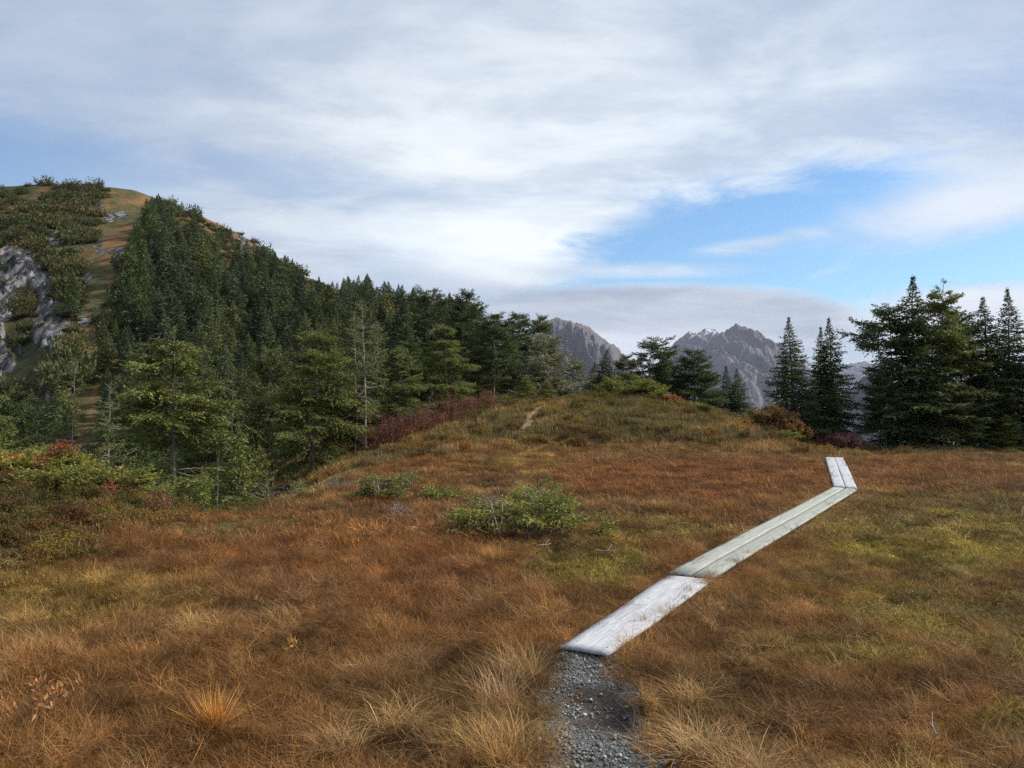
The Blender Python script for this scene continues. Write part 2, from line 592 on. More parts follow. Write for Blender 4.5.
M_NEEDLE = tint_mat('needles', (1, 1, 1), 0.65, 0.25, 0.22)
M_BARK = tint_mat('bark', (1, 1, 1), 0.9, 0.15, nscale=14)
M_LEAF = tint_mat('leaves', (1, 1, 1), 0.6, 0.3, 0.3)
M_GRASS = tint_mat('grass_blades', (1, 1, 1), 0.7, 0.2, 0.25, instancer=True)
M_TUFT = tint_mat('tuft_blades', (1, 1, 1), 0.7, 0.2, 0.25)

# terrain material: colour from the mesh, broken up by noise, rock gets bump
M_GROUND, k, b = mat('moor_ground')
a = k.node('ShaderNodeAttribute', attribute_name='tint')
rk = k.node('ShaderNodeAttribute', attribute_name='rock')
g = k.node('ShaderNodeNewGeometry')
pos = g.outputs['Position']
nA = k.noise(pos, 9.0, 5, 0.65)
nB = k.noise(pos, 0.55, 6, 0.7)
v1 = k.mix(k.ramp(nA, .3, .7), (.55, .55, .55, 1), (1.35, 1.3, 1.25, 1))
v2 = k.mix(k.ramp(nB, .3, .7), (.6, .62, .6, 1), (1.3, 1.28, 1.25, 1))
colr = k.mix(1.0, k.mix(1.0, a.outputs['Color'], v1, 'MULTIPLY'), v2, 'MULTIPLY')
# rock faces: grey, streaked down the slope, dark clefts and ochre stains
mp = k.node('ShaderNodeMapping')
mp.inputs['Scale'].default_value = (0.9, 0.5, 0.33)
mp.inputs['Rotation'].default_value = (0.25, 0.45, 0.2)
k.l.new(pos, mp.inputs[0])
nR = k.noise(mp.outputs[0], 0.55, 9, 0.72, 0.8)
nC = k.noise(mp.outputs[0], 0.33, 5, 0.6, 0.6)
cleft = k.ramp(k.m('ABSOLUTE', k.m('SUBTRACT', nC, 0.5)), 0.0, 0.045)
cleft2 = k.ramp(k.m('ABSOLUTE', k.m('SUBTRACT', nR, 0.47)), 0.0, 0.03)
rcol = k.mix(k.ramp(nR, .38, .68), (.058, .057, .056, 1), (.31, .30, .285, 1))
rcol = k.mix(k.m('MULTIPLY', k.ramp(k.noise(pos, .21, 5, .65), .5, .66), .55), rcol, (.10, .09, .05, 1))
rcol = k.mix(cleft, (.03, .032, .034, 1), rcol)
rcol = k.mix(k.m('ADD', .45, k.m('MULTIPLY', cleft2, .55)), (.04, .042, .045, 1), rcol)
rfac = k.ramp(k.m('ADD', rk.outputs['Fac'], k.m('MULTIPLY', k.m('SUBTRACT', k.noise(pos, 0.45, 6, 0.7), 0.5), 1.1)), .38, .55)
colr = k.mix(rfac, colr, rcol)
k.l.new(colr, b.inputs['Base Color'])
b.inputs['Roughness'].default_value = 0.92
b.inputs['Specular IOR Level'].default_value = 0.12
bp = k.node('ShaderNodeBump')
bp.inputs['Strength'].default_value = 0.9
bp.inputs['Distance'].default_value = 0.8
hgt = k.m('ADD', k.m('MULTIPLY', nA, 0.06), k.m('MULTIPLY', rfac, k.m('ADD', nR, k.m('MULTIPLY', cleft, .5))))
k.l.new(hgt, bp.inputs['Height'])
k.l.new(bp.outputs[0], b.inputs['Normal'])

# ------------------------------------------------------------------ bog colours
RUST = np.array([.270, .130, .040])
RED = np.array([.275, .112, .036])
TAN = np.array([.37, .235, .085])
BROWN = np.array([.195, .110, .037])
OLIVE = np.array([.185, .132, .032])
MOSS = np.array([.265, .205, .042])


def mixc(c0, c1, w):
    return c0 + (np.asarray(c1) - c0) * np.asarray(w)[..., None]


def worley(x, y, cell, want_dir=False):
    """distance to the nearest tussock centre (in cells) and that tussock's own random number"""
    ix, iy = np.floor(x / cell), np.floor(y / cell)
    best = np.full(x.shape, 9.0)
    num = np.zeros(x.shape)
    bx_, by_ = np.zeros(x.shape), np.zeros(x.shape)
    for a_ in (-1, 0, 1):
        for b_ in (-1, 0, 1):
            cx, cy = ix + a_, iy + b_
            qx = (cx + .1 + .8 * _hash(cx, cy, 901)) * cell
            qy = (cy + .1 + .8 * _hash(cx, cy, 902)) * cell
            d = np.hypot(x - qx, y - qy) / cell
            k_ = d < best
            best = np.where(k_, d, best)
            num = np.where(k_, _hash(cx, cy, 903), num)
            bx_, by_ = np.where(k_, (x - qx) / cell, bx_), np.where(k_, (y - qy) / cell, by_)
    if want_dir:
        return best, num, bx_, by_
    return best, num


def bog_fields(x, y):
    """albedo of the sward and its height in metres"""
    px, py = proj(x, y, np.zeros_like(x))
    n1_ = fbm(x / 2.2, y / 2.2, 101, 4)
    n2_ = fbm(x / 0.6, y / 0.6, 111, 3)
    n3_ = fbm(x / 5.0, y / 5.0, 121, 3)
    c_ = mixc(np.broadcast_to(BROWN, x.shape + (3,)), RUST, sstep(n1_, .35, .6))
    c_ = mixc(c_, TAN, 0.55 * sstep(n2_, .52, .75))
    # red bands
    red = np.maximum(ell(px, py, 690, 478, 150, 20, .4), ell(px, py, 470, 462, 120, 14, .5) * .8)
    red = np.maximum(red, ell(px, py, 330, 560, 260, 60, .5) * .75)
    red = np.maximum(red, ell(px, py, 900, 478, 140, 16, .5) * .8)
    red = np.maximum(red, ell(px, py, 640, 560, 50, 40, .5) * .7)
    c_ = mixc(c_, RED * (0.85 + .3 * n2_[..., None]), red * 0.85)
    c_ = mixc(c_, TAN, .35 * ell(px, py, 620, 452, 240, 7, .5))
    # moss lawns
    ms = np.maximum(ell(px, py, 590, 562, 62, 26, .45), ell(px, py, 955, 535, 135, 42, .5))
    ms = np.maximum(ms, ell(px, py, 640, 530, 70, 14, .5) * .7)
    ms = np.maximum(ms, .8 * ell(px, py, 860, 690, 150, 40, .6) * sstep(n2_, .45, .65))
    ms = np.maximum(ms, .75 * ell(px, py, 980, 640, 190, 130, .5) * sstep(n2_, .36, .58))
    ms = np.maximum(ms, .9 * ell(px, py, 755, 633, 14, 6, .5))
    ms = np.maximum(ms, .7 * ell(px, py, 985, 740, 60, 30, .6) * sstep(n2_, .4, .6))
    ms = np.maximum(ms, .45 * ell(px, py, 60, 590, 150, 35, .6) * sstep(n1_, .4, .6))
    ms = np.maximum(ms, .6 * sstep(n3_, .56, .68) * sstep(n2_, .4, .6))
    ms = ms * (0.55 + .6 * sstep(n2_, .3, .6))
    ms = np.clip(ms, 0, 1)
    mosc = mixc(np.broadcast_to(OLIVE, x.shape + (3,)), MOSS, sstep(n1_, .4, .62))
    c_ = mixc(c_, mosc, ms * .9)
    h_ = 0.165 + 0.10 * (n2_ - .5) + .12 * (n1_ - .5)
    n4_ = fbm(x / .28, y / .28, 131, 2)
    c_ = c_ * (.62 + .76 * n4_)[..., None] * (.78 + .44 * n2_)[..., None]
    dk = sstep(fbm(x / .5 + 31, y / .5, 141, 3), .60, .72)
    c_ = c_ * (1 - .32 * dk)[..., None] * .78
    wd, wc = worley(x, y, .42)
    c_ = c_ * (.72 + .6 * wc)[..., None]
    h_ = h_ * (1.4 - .95 * np.clip(wd, 0, 1))
    h_ = .74 * h_ * (1 - .45 * dk) * (.55 + .9 * n4_) * (1 - .55 * ms)
    return c_, h_, ms


# ------------------------------------------------------------------ terrain mesh
azs = np.concatenate([np.arange(-180, -44, 3.0), np.arange(-44, 44, 0.085), np.arange(44, 181, 3.0)])
azs = np.radians(azs)
rs = [0.0]
r_ = 0.4
while r_ < 480:
    rs.append(r_)
    r_ *= 1.021 if r_ < 70 or r_ > 232 else 1.0075
rs = np.array(rs[1:] + [560, 700, 900, 1200, 1600, 2300, 3500, 6000, 9000])
RR, AA = np.meshgrid(rs, azs, indexing='ij')
X, Yy = RR * np.sin(AA), RR * np.cos(AA)
Z = height(X, Yy)
fall = sstep(RR, 330, 1500)
Z = Z * (1 - fall) + (-190) * fall
Z[Yy < 0] = (height(X, np.maximum(Yy, .5)) * np.exp(Yy / 3.0))[Yy < 0] * (1 - fall[Yy < 0]) + (-190 * fall)[Yy < 0]
Z[RR > 1500] = -190
PX, PY = proj(X, Yy, Z)
bc, bh, bm = bog_fields(X.ravel(), Yy.ravel())
bc = bc.reshape(X.shape + (3,)) * 0.55
# moor, knoll, forest floor
zone = sstep(RR, 22, 27)
floor_ = np.broadcast_to(np.array([.045, .05, .022]), X.shape + (3,))
nk = fbm(X / 2.5, Yy / 2.5, 131, 4)
knoll = mixc(np.broadcast_to(np.array([.15, .105, .04]), X.shape + (3,)), (.30, .19, .07), sstep(nk, .45, .65))
colT = mixc(bc, knoll, zone)
colT = mixc(colT, (.075, .065, .025), sstep(RR, 42, 55) * (Yy > 0))
md = ell(X, Yy, -7.0, 11.5, 4.6, 3.2, .3)
colT = mixc(colT, (.10, .085, .03), md)
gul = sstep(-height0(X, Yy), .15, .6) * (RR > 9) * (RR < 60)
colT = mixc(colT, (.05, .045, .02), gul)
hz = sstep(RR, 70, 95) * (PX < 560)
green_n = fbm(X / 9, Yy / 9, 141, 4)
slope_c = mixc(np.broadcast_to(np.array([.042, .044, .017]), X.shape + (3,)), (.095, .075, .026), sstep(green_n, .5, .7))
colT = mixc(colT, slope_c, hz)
ru = rustmask(PX, PY) * sstep(RR, 60, 80)
rustc = mixc(np.broadcast_to(np.array([.175, .102, .044]), X.shape + (3,)), (.085, .078, .032), sstep(fbm((X + .6 * Yy) / 5, (Z - .4 * X) / 6, 151, 5, .65), .38, .56))
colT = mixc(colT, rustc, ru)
rustr = sstep(PX, 170, 230) * ru
colT = mixc(colT, (.175, .10, .058), rustr * .7)
colT = mixc(colT, (.05, .07, .10), (RR > 900).astype(float))
rockA = rockmask(PX, PY) * sstep(RR, 70, 90)
V = np.stack([X, Yy, Z], -1).reshape(-1, 3)
nr, na = X.shape
i = np.arange(nr - 1)[:, None] * na
j = np.arange(na - 1)[None, :]
quads = np.stack([i + j, i + na + j, i + na + j + 1, i + j + 1], -1).reshape(-1, 4)
cen = len(V)
V = np.vstack([V, [[0, 0, float(Z[0].mean())]]])
tris = np.stack([np.full(na - 1, cen), np.arange(na - 1), np.arange(1, na)], -1)
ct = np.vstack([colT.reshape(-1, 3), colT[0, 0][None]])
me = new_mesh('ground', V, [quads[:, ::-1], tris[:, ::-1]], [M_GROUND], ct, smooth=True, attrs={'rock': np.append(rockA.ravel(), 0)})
ground = link('ground', me, kind='structure')


def gz(x, y):
    return float(height(np.array([x]), np.array([y]))[0])


# ------------------------------------------------------------------ far mountains
M_ROCK, k, b = mat('mountain_rock')
g = k.node('ShaderNodeNewGeometry')
sn = k.node('ShaderNodeAttribute', attribute_name='snow')
mp = k.node('ShaderNodeMapping')
mp.inputs['Scale'].default_value = (1, 1, .45)
k.l.new(g.outputs['Position'], mp.inputs[0])
nz1 = k.noise(mp.outputs[0], 0.006, 8, 0.68, 0.4)
nz2 = k.noise(mp.outputs[0], 0.022, 6, 0.7, 0.6)
cc = k.mix(k.ramp(nz1, .36, .64), (.088, .09, .108, 1), (.158, .135, .135, 1))
cc = k.mix(k.m('MULTIPLY', k.ramp(nz2, .42, .7), .7), cc, (.21, .185, .185, 1))
snf = k.ramp(k.m('ADD', sn.outputs['Fac'], k.m('MULTIPLY', k.m('SUBTRACT', nz2, .5), 2.2)), .55, .75)
cc = k.mix(snf, cc, (.75, .78, .82, 1))
k.l.new(cc, b.inputs['Base Color'])
b.inputs['Roughness'].default_value = .95
b.inputs['Specular IOR Level'].default_value = .1
bp = k.node('ShaderNodeBump')
bp.inputs['Strength'].default_value = 1.0
bp.inputs['Distance'].default_value = 25
k.l.new(nz2, bp.inputs['Height'])
k.l.new(bp.outputs[0], b.inputs['Normal'])


def mountain(name, sky, Yc, depth, seed, snow=None, rough=1.0):
    pxs = np.arange(sky[0][0], sky[-1][0] + .1, .6)
    sk = np.interp(pxs, [p[0] for p in sky], [p[1] for p in sky])
    sk = sk + (fbm(pxs / 5, pxs * 0, seed, 4) - .5) * 5.0 * rough
    vs = np.linspace(-1, 1, 130)
    P_, V_ = np.meshgrid(pxs, vs, indexing='ij')
    top = CAMZ + (398 - sk) / F * Yc
    base = -200.0
    xw = (P_ - 512) / F * Yc
    yw = Yc + V_ * depth
    prof = 1 - np.abs(V_) ** 0.9
    hh = (top - base)[:, None]
    z = base + hh * prof
    s = depth / 900.0
    wv = fbm(xw / (500 * s), yw / (500 * s), seed + 3, 3) * 2.2
    rib = np.abs(fbm(xw / (190 * s) + V_ * 1.6 + wv, yw / (380 * s) + wv, seed + 9, 6, .6) - .5) * 2
    amp = hh * .34 * np.minimum(np.abs(V_) * 5, 1) * np.minimum((1 - np.abs(V_)) * 4, 1)
    z = z + (rib * -1 + .35) * amp * 1.3
    z = z + (fbm(xw / (45 * s), yw / (45 * s), seed + 19, 4, .6) - .5) * hh * .07
    n, mm = P_.shape
    VV = np.stack([xw, yw, z], -1).reshape(-1, 3)
    i = np.arange(n - 1)[:, None] * mm
    j = np.arange(mm - 1)[None, :]
    q = np.stack([i + j, i + mm + j, i + mm + j + 1, i + j + 1], -1).reshape(-1, 4)
    sA = np.zeros(P_.shape)
    if snow:
        for (a0, b0, rx, ry, w) in snow:
            pp, qq = proj(xw, yw, z)
            sA = np.maximum(sA, ell(pp, qq, a0, b0, rx, ry, .5) * w)
    me = new_mesh(name, VV, [q], [M_ROCK], smooth=True, attrs={'snow': sA.ravel()})
    return link(name, me, kind='structure')


mountain('mountain', [(330, 470), (430, 400), (500, 350), (540, 325), (552, 318), (560, 316.5), (568, 318), (577, 321), (590, 327), (602, 336), (614, 345), (624, 355), (650, 378), (690, 395), (760, 440)], 3400, 800, 5)
mountain('mountain', [(600, 440), (640, 385), (664, 357), (674, 343), (684, 335), (692, 331), (704, 329), (714, 330), (722, 340), (760, 380), (830, 440)], 5600, 1300, 25,
         snow=[(702, 331, 24, 7, .6), (688, 340, 22, 9, .42)])
mountain('mountain', [(560, 470), (640, 410), (672, 385), (690, 368), (706, 345), (716, 336), (722, 330), (726, 328), (732, 326.5), (740, 324), (746, 325.5), (752, 333), (757, 331), (764, 337), (772, 342), (782, 350), (800, 372), (830, 395), (880, 430), (930, 470)], 4700, 1100, 45,
         snow=[(678, 352, 9, 4, .7)], rough=1.2)
mountain('mountain', [(760, 440), (800, 390), (835, 368), (852, 362), (880, 364), (915, 366), (950, 362), (1000, 366), (1060, 358), (1150, 380), (1250, 430)], 8200, 1800, 65)
mountain('mountain', [(810, 460), (838, 420), (855, 388), (866, 376), (876, 378), (895, 398), (930, 425), (990, 455)], 1900, 420, 85)

# ------------------------------------------------------------------ the air
hzm = bpy.data.materials.new('haze_air')
hzm.use_nodes = True
hk = NT(hzm.node_tree)
hk.n.remove(hk.n['Principled BSDF'])
pvn = hk.node('ShaderNodeVolumePrincipled')
pvn.inputs['Color'].default_value = (.72, .80, 1.0, 1)
pvn.inputs['Density'].default_value = 0.000040
pvn.inputs['Anisotropy'].default_value = 0.2
hk.l.new(pvn.outputs[0], hk.n['Material Output'].inputs['Volume'])
hx0, hy0, hz0, hz1 = 9600.0, 9600.0, -195.0, 640.0
hv = [(sx_ * hx0, sy_ * hy0 + 300, z_) for z_ in (hz0, hz1) for sx_, sy_ in ((-1, -1), (1, -1), (1, 1), (-1, 1))]
hf = np.array([[3, 2, 1, 0], [4, 5, 6, 7], [0, 1, 5, 4], [1, 2, 6, 5], [2, 3, 7, 6], [3, 0, 4, 7]])
link('haze', new_mesh('haze', hv, [hf], [hzm]), kind='stuff')

# ------------------------------------------------------------------ conifers
GREY = np.array([.30, .28, .25])
BARKC = np.array([.17, .14, .115])


def frond(gw, gc, base, dirh, L, pitch, droop, rg, c0, leaf, space, dens=1.0, lift=0.0, wood_r=.012, woodc=BARKC, t0=.3, fan=.42, bare=0.0, jit=.25, wr=.42, upv=1.0):
    """one branch: a thin wooden axis and flat sprays of needles along it"""
    K = 7
    t = np.linspace(0, 1, K)
    side = np.array([-dirh[1], dirh[0], 0.0])
    bend = rg.normal() * .12
    P = base + dirh * (L * t * math.cos(pitch))[:, None] + side * (bend * L * t * t)[:, None]
    P[:, 2] += L * (math.sin(pitch) * t - droop * t * t + lift * t ** 4)
    gw.tube(P, np.linspace(wood_r, wood_r * .25, K), 3, woodc * rg.uniform(.75, 1.25))
    if rg.random() < bare:
        for _ in range(4):
            q = rg.uniform(.3, .95)
            b0 = P[int(q * (K - 1))]
            d = nrm(dirh * .7 + side * rg.choice([-1, 1]) * .8 + np.array([0, 0, rg.uniform(-.3, .4)]))
            gw.tube([b0, b0 + d * L * .12, b0 + d * L * .26 + np.array([0, 0, .02])], [wood_r * .5, wood_r * .3, wood_r * .15], 3, woodc * rg.uniform(.8, 1.2))
        return
    nt = max(3, int(L * (1 - t0) / space))
    tt = np.linspace(t0, 1.0, nt) + rg.normal(size=nt) * .02
    tt = np.clip(np.repeat(tt, 2), 0, 1)
    sgn = np.tile([1.0, -1.0], nt)
    idx = tt * (K - 1)
    i0 = np.clip(idx.astype(int), 0, K - 2)
    fr = (idx - i0)[:, None]
    TB = P[i0] * (1 - fr) + P[i0 + 1] * fr
    TD = nrm(P[i0 + 1] - P[i0])
    n = len(tt)
    tw = nrm(TD * rg.uniform(.55, .95, (n, 1)) + side * (sgn * rg.uniform(.55, 1.0, n))[:, None] + np.array([0, 0, 1.0]) * rg.normal(-.03, jit, (n, 1)))
    TL = L * fan * (1.08 - tt) ** .7 * rg.uniform(.55, 1.1, n) + leaf * .6
    keep = rg.random(n) < dens
    TB, tw, TL = TB[keep], tw[keep], TL[keep]
    n = len(TL)
    if n == 0:
        return
    ns = np.maximum(1, (TL / (leaf * .42)).astype(int))
    rep = np.repeat(np.arange(n), ns)
    pos_ = (np.arange(len(rep)) - np.repeat(np.cumsum(ns) - ns, ns) + rg.random(len(rep)) * .6) / np.repeat(ns, ns)
    SB = TB[rep] + tw[rep] * (TL[rep] * pos_)[:, None]
    SB[:, 2] -= (TL[rep] * pos_ ** 2 * .16)
    perp = nrm(np.cross(tw[rep], np.array([0, 0, 1.0])))
    sd = nrm(tw[rep] + perp * rg.normal(0, .65, (len(rep), 1)) + np.array([0, 0, 1.0]) * rg.normal(-.14, .40, (len(rep), 1)))
    m_ = len(rep)
    cb = c0 * rg.uniform(.72, 1.28)
    cc_ = cb * rg.uniform(.7, 1.35, (m_, 1)) * np.array([1.0, 1.0, 1.0]) + rg.uniform(0, 1, (m_, 1)) ** 3 * np.array([.022, .018, .0])
    gc.leaves(SB, sd, leaf * rg.uniform(.7, 1.35, m_), leaf * wr * rg.uniform(.7, 1.3, m_), cc_, up=upv, rg=rg)


def taper(gc, H, tip, t0=.84, f=.75):
    """draw the topmost sprays in to a slim leader"""
    for v in gc.v:
        k_ = 1 - f * np.clip((v[:, 2] / H - t0) / (1 - t0), 0, 1)
        v[:, 0] = tip[0] + (v[:, 0] - tip[0]) * k_
        v[:, 1] = tip[1] + (v[:, 1] - tip[1]) * k_


def conifer(seed, H, kind, c0=(.060, .082, .022), detail=1.0):
    """returns (trunk Geo, crown Geo)"""
    rg = np.random.default_rng(seed)
    c0 = np.array(c0)
    gw, gc = Geo(), Geo()
    leaf = .092 / detail
    sp = .052 / detail
    lean = rg.normal(size=2) * .02
    zz = np.linspace(-.4, H, 14)
    tz = np.clip(zz / H, 0, 1)
    wob = np.cumsum(rg.normal(size=(14, 2)) * .006 * H, axis=0) * .6
    if kind == 'wind':
        wob = wob + np.outer(tz ** 2, rg.normal(size=2)) * .06 * H
    TX = wob + np.outer(zz, lean)
    TX = TX - TX[0]
    r0 = H * (.013 if kind == 'cone' else .0155)
    rad = r0 * (1 - tz) ** 1.15 + .005
    rad[0] *= 1.35
    bc_ = (GREY * .9 if kind in ('sparse', 'lichen') else BARKC * 1.1)
    gw.tube(np.column_stack([TX, zz]), rad, 7, bc_)

    def tpos(h):
        return np.array([np.interp(h, zz, TX[:, 0]), np.interp(h, zz, TX[:, 1]), h])

    if kind == 'cone':
        nb, Rm, h0 = 240, H * .235, .03
    elif kind == 'broad':
        nb, Rm, h0 = 150, H * .34, .07
    elif kind == 'dense':
        nb, Rm, h0 = 165, H * .31, .10
    elif kind == 'sparse':
        nb, Rm, h0 = 95, H * .25, .24
    elif kind == 'wind':
        nb, Rm, h0 = 120, H * .32, .26
    elif kind == 'lichen':
        nb, Rm, h0 = 110, H * .34, .05
    elif kind == 'young':
        nb, Rm, h0 = 100, H * .36, .01
    # whorls: branches gather in layers with air between
    nl = max(8, int(nb / 6))
    lay_ = np.sort(h0 + (1 - h0) * rg.random(nl) ** .85)
    wbias = rg.uniform(0, 6.28)
    for q in range(nb):
        if kind in ('broad', 'dense', 'wind', 'sparse') and rg.random() < .78:
            t = lay_[q % nl] + rg.normal() * .012
        else:
            t = h0 + (1 - h0) * ((q + rg.random()) / nb) ** .82
        t = min(max(t, h0), .985)
        s = (t - h0) / (1 - h0)
        if kind == 'cone':
            rr = Rm * 1.1 * ((1 - s) ** 1.0 + .022) * (.55 + .45 * min(1, s / .08))
            pitch, droop, lift = -.30 + .75 * s, .16, .10
        elif kind == 'broad':
            rr = Rm * (1 - s ** 1.5) ** .8 * (.75 + .25 * min(1, s / .2)) + .05 * H
            pitch, droop, lift = -.16 + .55 * s, .22, .10
        elif kind == 'dense':
            rr = Rm * (1 - s ** 2.3) ** .7 * (.6 + .4 * min(1, s / .25)) + .05 * H
            pitch, droop, lift = -.1 + .7 * s, .18, .14
        elif kind == 'sparse':
            rr = Rm * (1 - s ** 2.0) ** .7 + .03 * H
            pitch, droop, lift = -.15 + .6 * s, .22, .15
        elif kind == 'wind':
            rr = (Rm * (.35 + .65 * math.sin(min(1, s * 1.05) * 2.3)) + .04 * H) * (1 - .75 * s ** 7)
            pitch, droop, lift = .10 + .12 * s, .12, .10
        elif kind == 'lichen':
            rr = Rm * (1 - s ** 1.7) ** .75 + .05 * H
            pitch, droop, lift = .05 + .65 * s, .12, .12
        else:
            rr = Rm * (1 - s) ** .75 + .04 * H
            pitch, droop, lift = -.05 + .8 * s, .22, .12
        a_ = q * 2.39996 + rg.normal() * .5
        L = rr * rg.uniform(.5, 1.12)
        if kind in ('wind', 'broad', 'sparse') and rg.random() < .18:
            L *= 1.22
        if kind == 'wind':
            L *= 1 + .25 * math.cos(a_ - wbias)
        d = np.array([math.cos(a_), math.sin(a_), 0])
        dens = 1.0
        bare = 0
        wc = BARKC
        t0 = .12
        if kind == 'sparse':
            dens, t0, bare, wc = .8, .38, .22 + .35 * (s < .25), GREY * .8
        if kind == 'lichen':
            dens, t0, bare, wc = .8, .15, .22, GREY * 1.1
        if kind in ('broad', 'dense'):
            t0 = .2
            bare = .55 * max(0, 1 - s / .22) + .03
            if rg.random() < .3:
                wc = GREY * .8
        if kind == 'wind':
            t0, wc = .3, GREY * .7
        frond(gw, gc, tpos(t * H), d, max(L, .10), pitch + rg.normal() * .12, droop * rg.uniform(.6, 1.4), rg, c0, leaf, sp, dens, lift,
              max(.006, .012 * L / 1.2 + .003), wc, t0, bare=bare, fan=.46 if kind != 'cone' else .40)
    # leader
    n = 40
    P = np.column_stack([np.full(n, tpos(H)[0]), np.full(n, tpos(H)[1]), H - .55 + .62 * rg.random(n)])
    D = nrm(np.column_stack([rg.normal(size=n) * .55, rg.normal(size=n) * .55, np.full(n, .75)]))
    gc.leaves(P, D, leaf * (.5 + 1.1 * (H + .07 - P[:, 2])), leaf * .33, c0, rg=rg)
    if kind in ('cone', 'young', 'broad', 'sparse'):
        taper(gc, H, TX[-1], .84 if kind == 'cone' else .9)
    return gw, gc


def hill_conifer(seed, H, c0=(.040, .058, .020)):
    """small, coarse tree for the far slope: trunk and crown in one mesh"""
    rg = np.random.default_rng(seed)
    gw, gc = Geo(), Geo()
    gw.tube([(0, 0, -1), (0.05, 0, H * .5), (0, .05, H)], [H * .011, H * .007, .02], 5, GREY * rg.uniform(.25, .7))
    nb = 105
    Rm = H * rg.uniform(.25, .36)
    h0 = rg.uniform(.02, .2)
    for q in range(nb):
        s = ((q + rg.random()) / nb) ** .85
        L = Rm * ((1 - s) ** .9 + .015) * rg.uniform(.5, 1.15) * (.6 + .4 * min(1, s / .1))
        a_ = q * 2.39996 + rg.normal() * .4
        d = np.array([math.cos(a_), math.sin(a_), 0])
        frond(gw, gc, np.array([0, 0, (h0 + (1 - h0) * s) * H]), d, max(L, .16), -.25 + .75 * s, .2, rg, np.array(c0), .34, .2, .95, .1, .012, BARKC, .1, fan=.5, bare=.0)
    gc.leaves(np.tile([[0, 0, H - .6]], (10, 1)) + rg.normal(size=(10, 3)) * [.03, .03, .3], nrm(rg.normal(size=(10, 3)) * [.5, .5, .1] + [0, 0, .9]), .3, .1, np.array(c0), rg=rg)
    taper(gc, H, (0, .05), .78)
    return merge('hill_conifer', [(gw, M_BARK), (gc, M_NEEDLE)])


def hill_shrub(seed, c0):
    rg = np.random.default_rng(seed)
    gw, gc = Geo(), Geo()
    for q in range(44):
        a_ = rg.uniform(0, 6.28)
        d = np.array([math.cos(a_), math.sin(a_), 0])
        b0 = d * rg.uniform(0, 1.1) + np.array([rg.normal() * .3, 0, 0])
        frond(gw, gc, b0, d, rg.uniform(.4, .9), rg.uniform(.3, 1.3), .15, rg, np.array(c0), .3, .17, .95, .1, .012, BARKC, .05, fan=.5)
    return merge('hillside_shrub', [(gw, M_BARK), (gc, M_NEEDLE)])


def krummholz(seed, w, d, h, n, c0, leaf=.075, bare=.12):
    """low spreading conifer: many stems leaning out from the ground, flat sprays at their ends"""
    rg = np.random.default_rng(seed)
    gw, gc = Geo(), Geo()
    for q in range(n):
        a_ = rg.uniform(0, 6.28)
        rr = math.sqrt(rg.random())
        tipx, tipy = math.cos(a_) * rr * w / 2, math.sin(a_) * rr * d / 2
        hz_ = h * (1 - .5 * rr ** 2) * rg.uniform(.3, 1.1)
        b0 = np.array([tipx * .35 + rg.normal() * w * .06, tipy * .35 + rg.normal() * d * .06, -.03])
        p1 = np.array([tipx * .75, tipy * .75, hz_ * .75])
        mid_ = (b0 + p1) / 2 + np.array([tipx * .12, tipy * .12, -hz_ * .12])
        gw.tube([b0, mid_, p1], [.016, .012, .007], 4, (GREY if rg.random() < .5 else BARKC) * rg.uniform(.6, 1.0))
        for j_ in range(4):
            a2 = a_ + rg.normal() * .9
            dd = np.array([math.cos(a2), math.sin(a2), 0])
            f_ = rg.uniform(.45, 1)
            frond(gw, gc, mid_ + (p1 - mid_) * f_, dd, rg.uniform(.22, .52) * max(w, .8) * .5, rg.uniform(-.05, .34), .10, rg, np.array(c0), leaf, max(leaf * .62, .026),
                  .95, .15, .006, BARKC * .8, .1, fan=.5, bare=bare)
    return gw, gc


def bush(seed, w, h, n, wood, leafc=None, leaves=0, leaf=.04, rad=.006, forks=5):
    rg = np.random.default_rng(seed)
    gw, gl = Geo(), Geo()
    wood = np.array(wood)
    for q in range(n):
        a_ = rg.uniform(0, 6.28)
        rr = math.sqrt(rg.random())
        b0 = np.array([math.cos(a_) * rr * w * .3, math.sin(a_) * rr * w * .3, -.05])
        top_ = np.array([math.cos(a_) * rr * w * .5 + rg.normal() * .06, math.sin(a_) * rr * w * .5 + rg.normal() * .06, h * rg.uniform(.55, 1.05) * (1 - .3 * rr)])
        P = np.array([b0, b0 * .6 + top_ * .4 + rg.normal(size=3) * .04, b0 * .2 + top_ * .8 + rg.normal(size=3) * .04, top_])
        wc = wood * rg.uniform(.6, 1.35)
        gw.tube(P, [rad, rad * .8, rad * .55, rad * .3], 3, wc)
        tips = [top_]
        for f_ in range(forks):
            u = rg.uniform(.3, .95)
            k_ = min(int(u * 3), 2)
            bb = P[k_] + (P[k_ + 1] - P[k_]) * (u * 3 - k_)
            dd = nrm(np.array([rg.normal(), rg.normal(), .9 + rg.random()]))
            ll = h * rg.uniform(.12, .32)
            gw.tube([bb, bb + dd * ll * .5 + rg.normal(size=3) * .015, bb + dd * ll], [rad * .55, rad * .4, rad * .25], 3, wc * rg.uniform(.8, 1.2))
            tips += [bb + dd * ll * .5, bb + dd * ll]
        if leaves:
            tips = np.array(tips)
            m_ = leaves
            B = tips[rg.integers(0, len(tips), m_)] + rg.normal(size=(m_, 3)) * .035
            D = nrm(rg.normal(size=(m_, 3)) + [0, 0, .2])
            lc = np.array(leafc)[rg.integers(0, len(leafc), m_)] * rg.uniform(.7, 1.3, (m_, 1))
            gl.leaves(B, D, leaf * rg.uniform(.7, 1.3, m_), leaf * .55, lc, up=1.0, rg=rg)
    return gw, gl


# ---- prototypes of the near trees (mesh data only; every tree links them under its own root)
PROTO = {}
EXT = {}


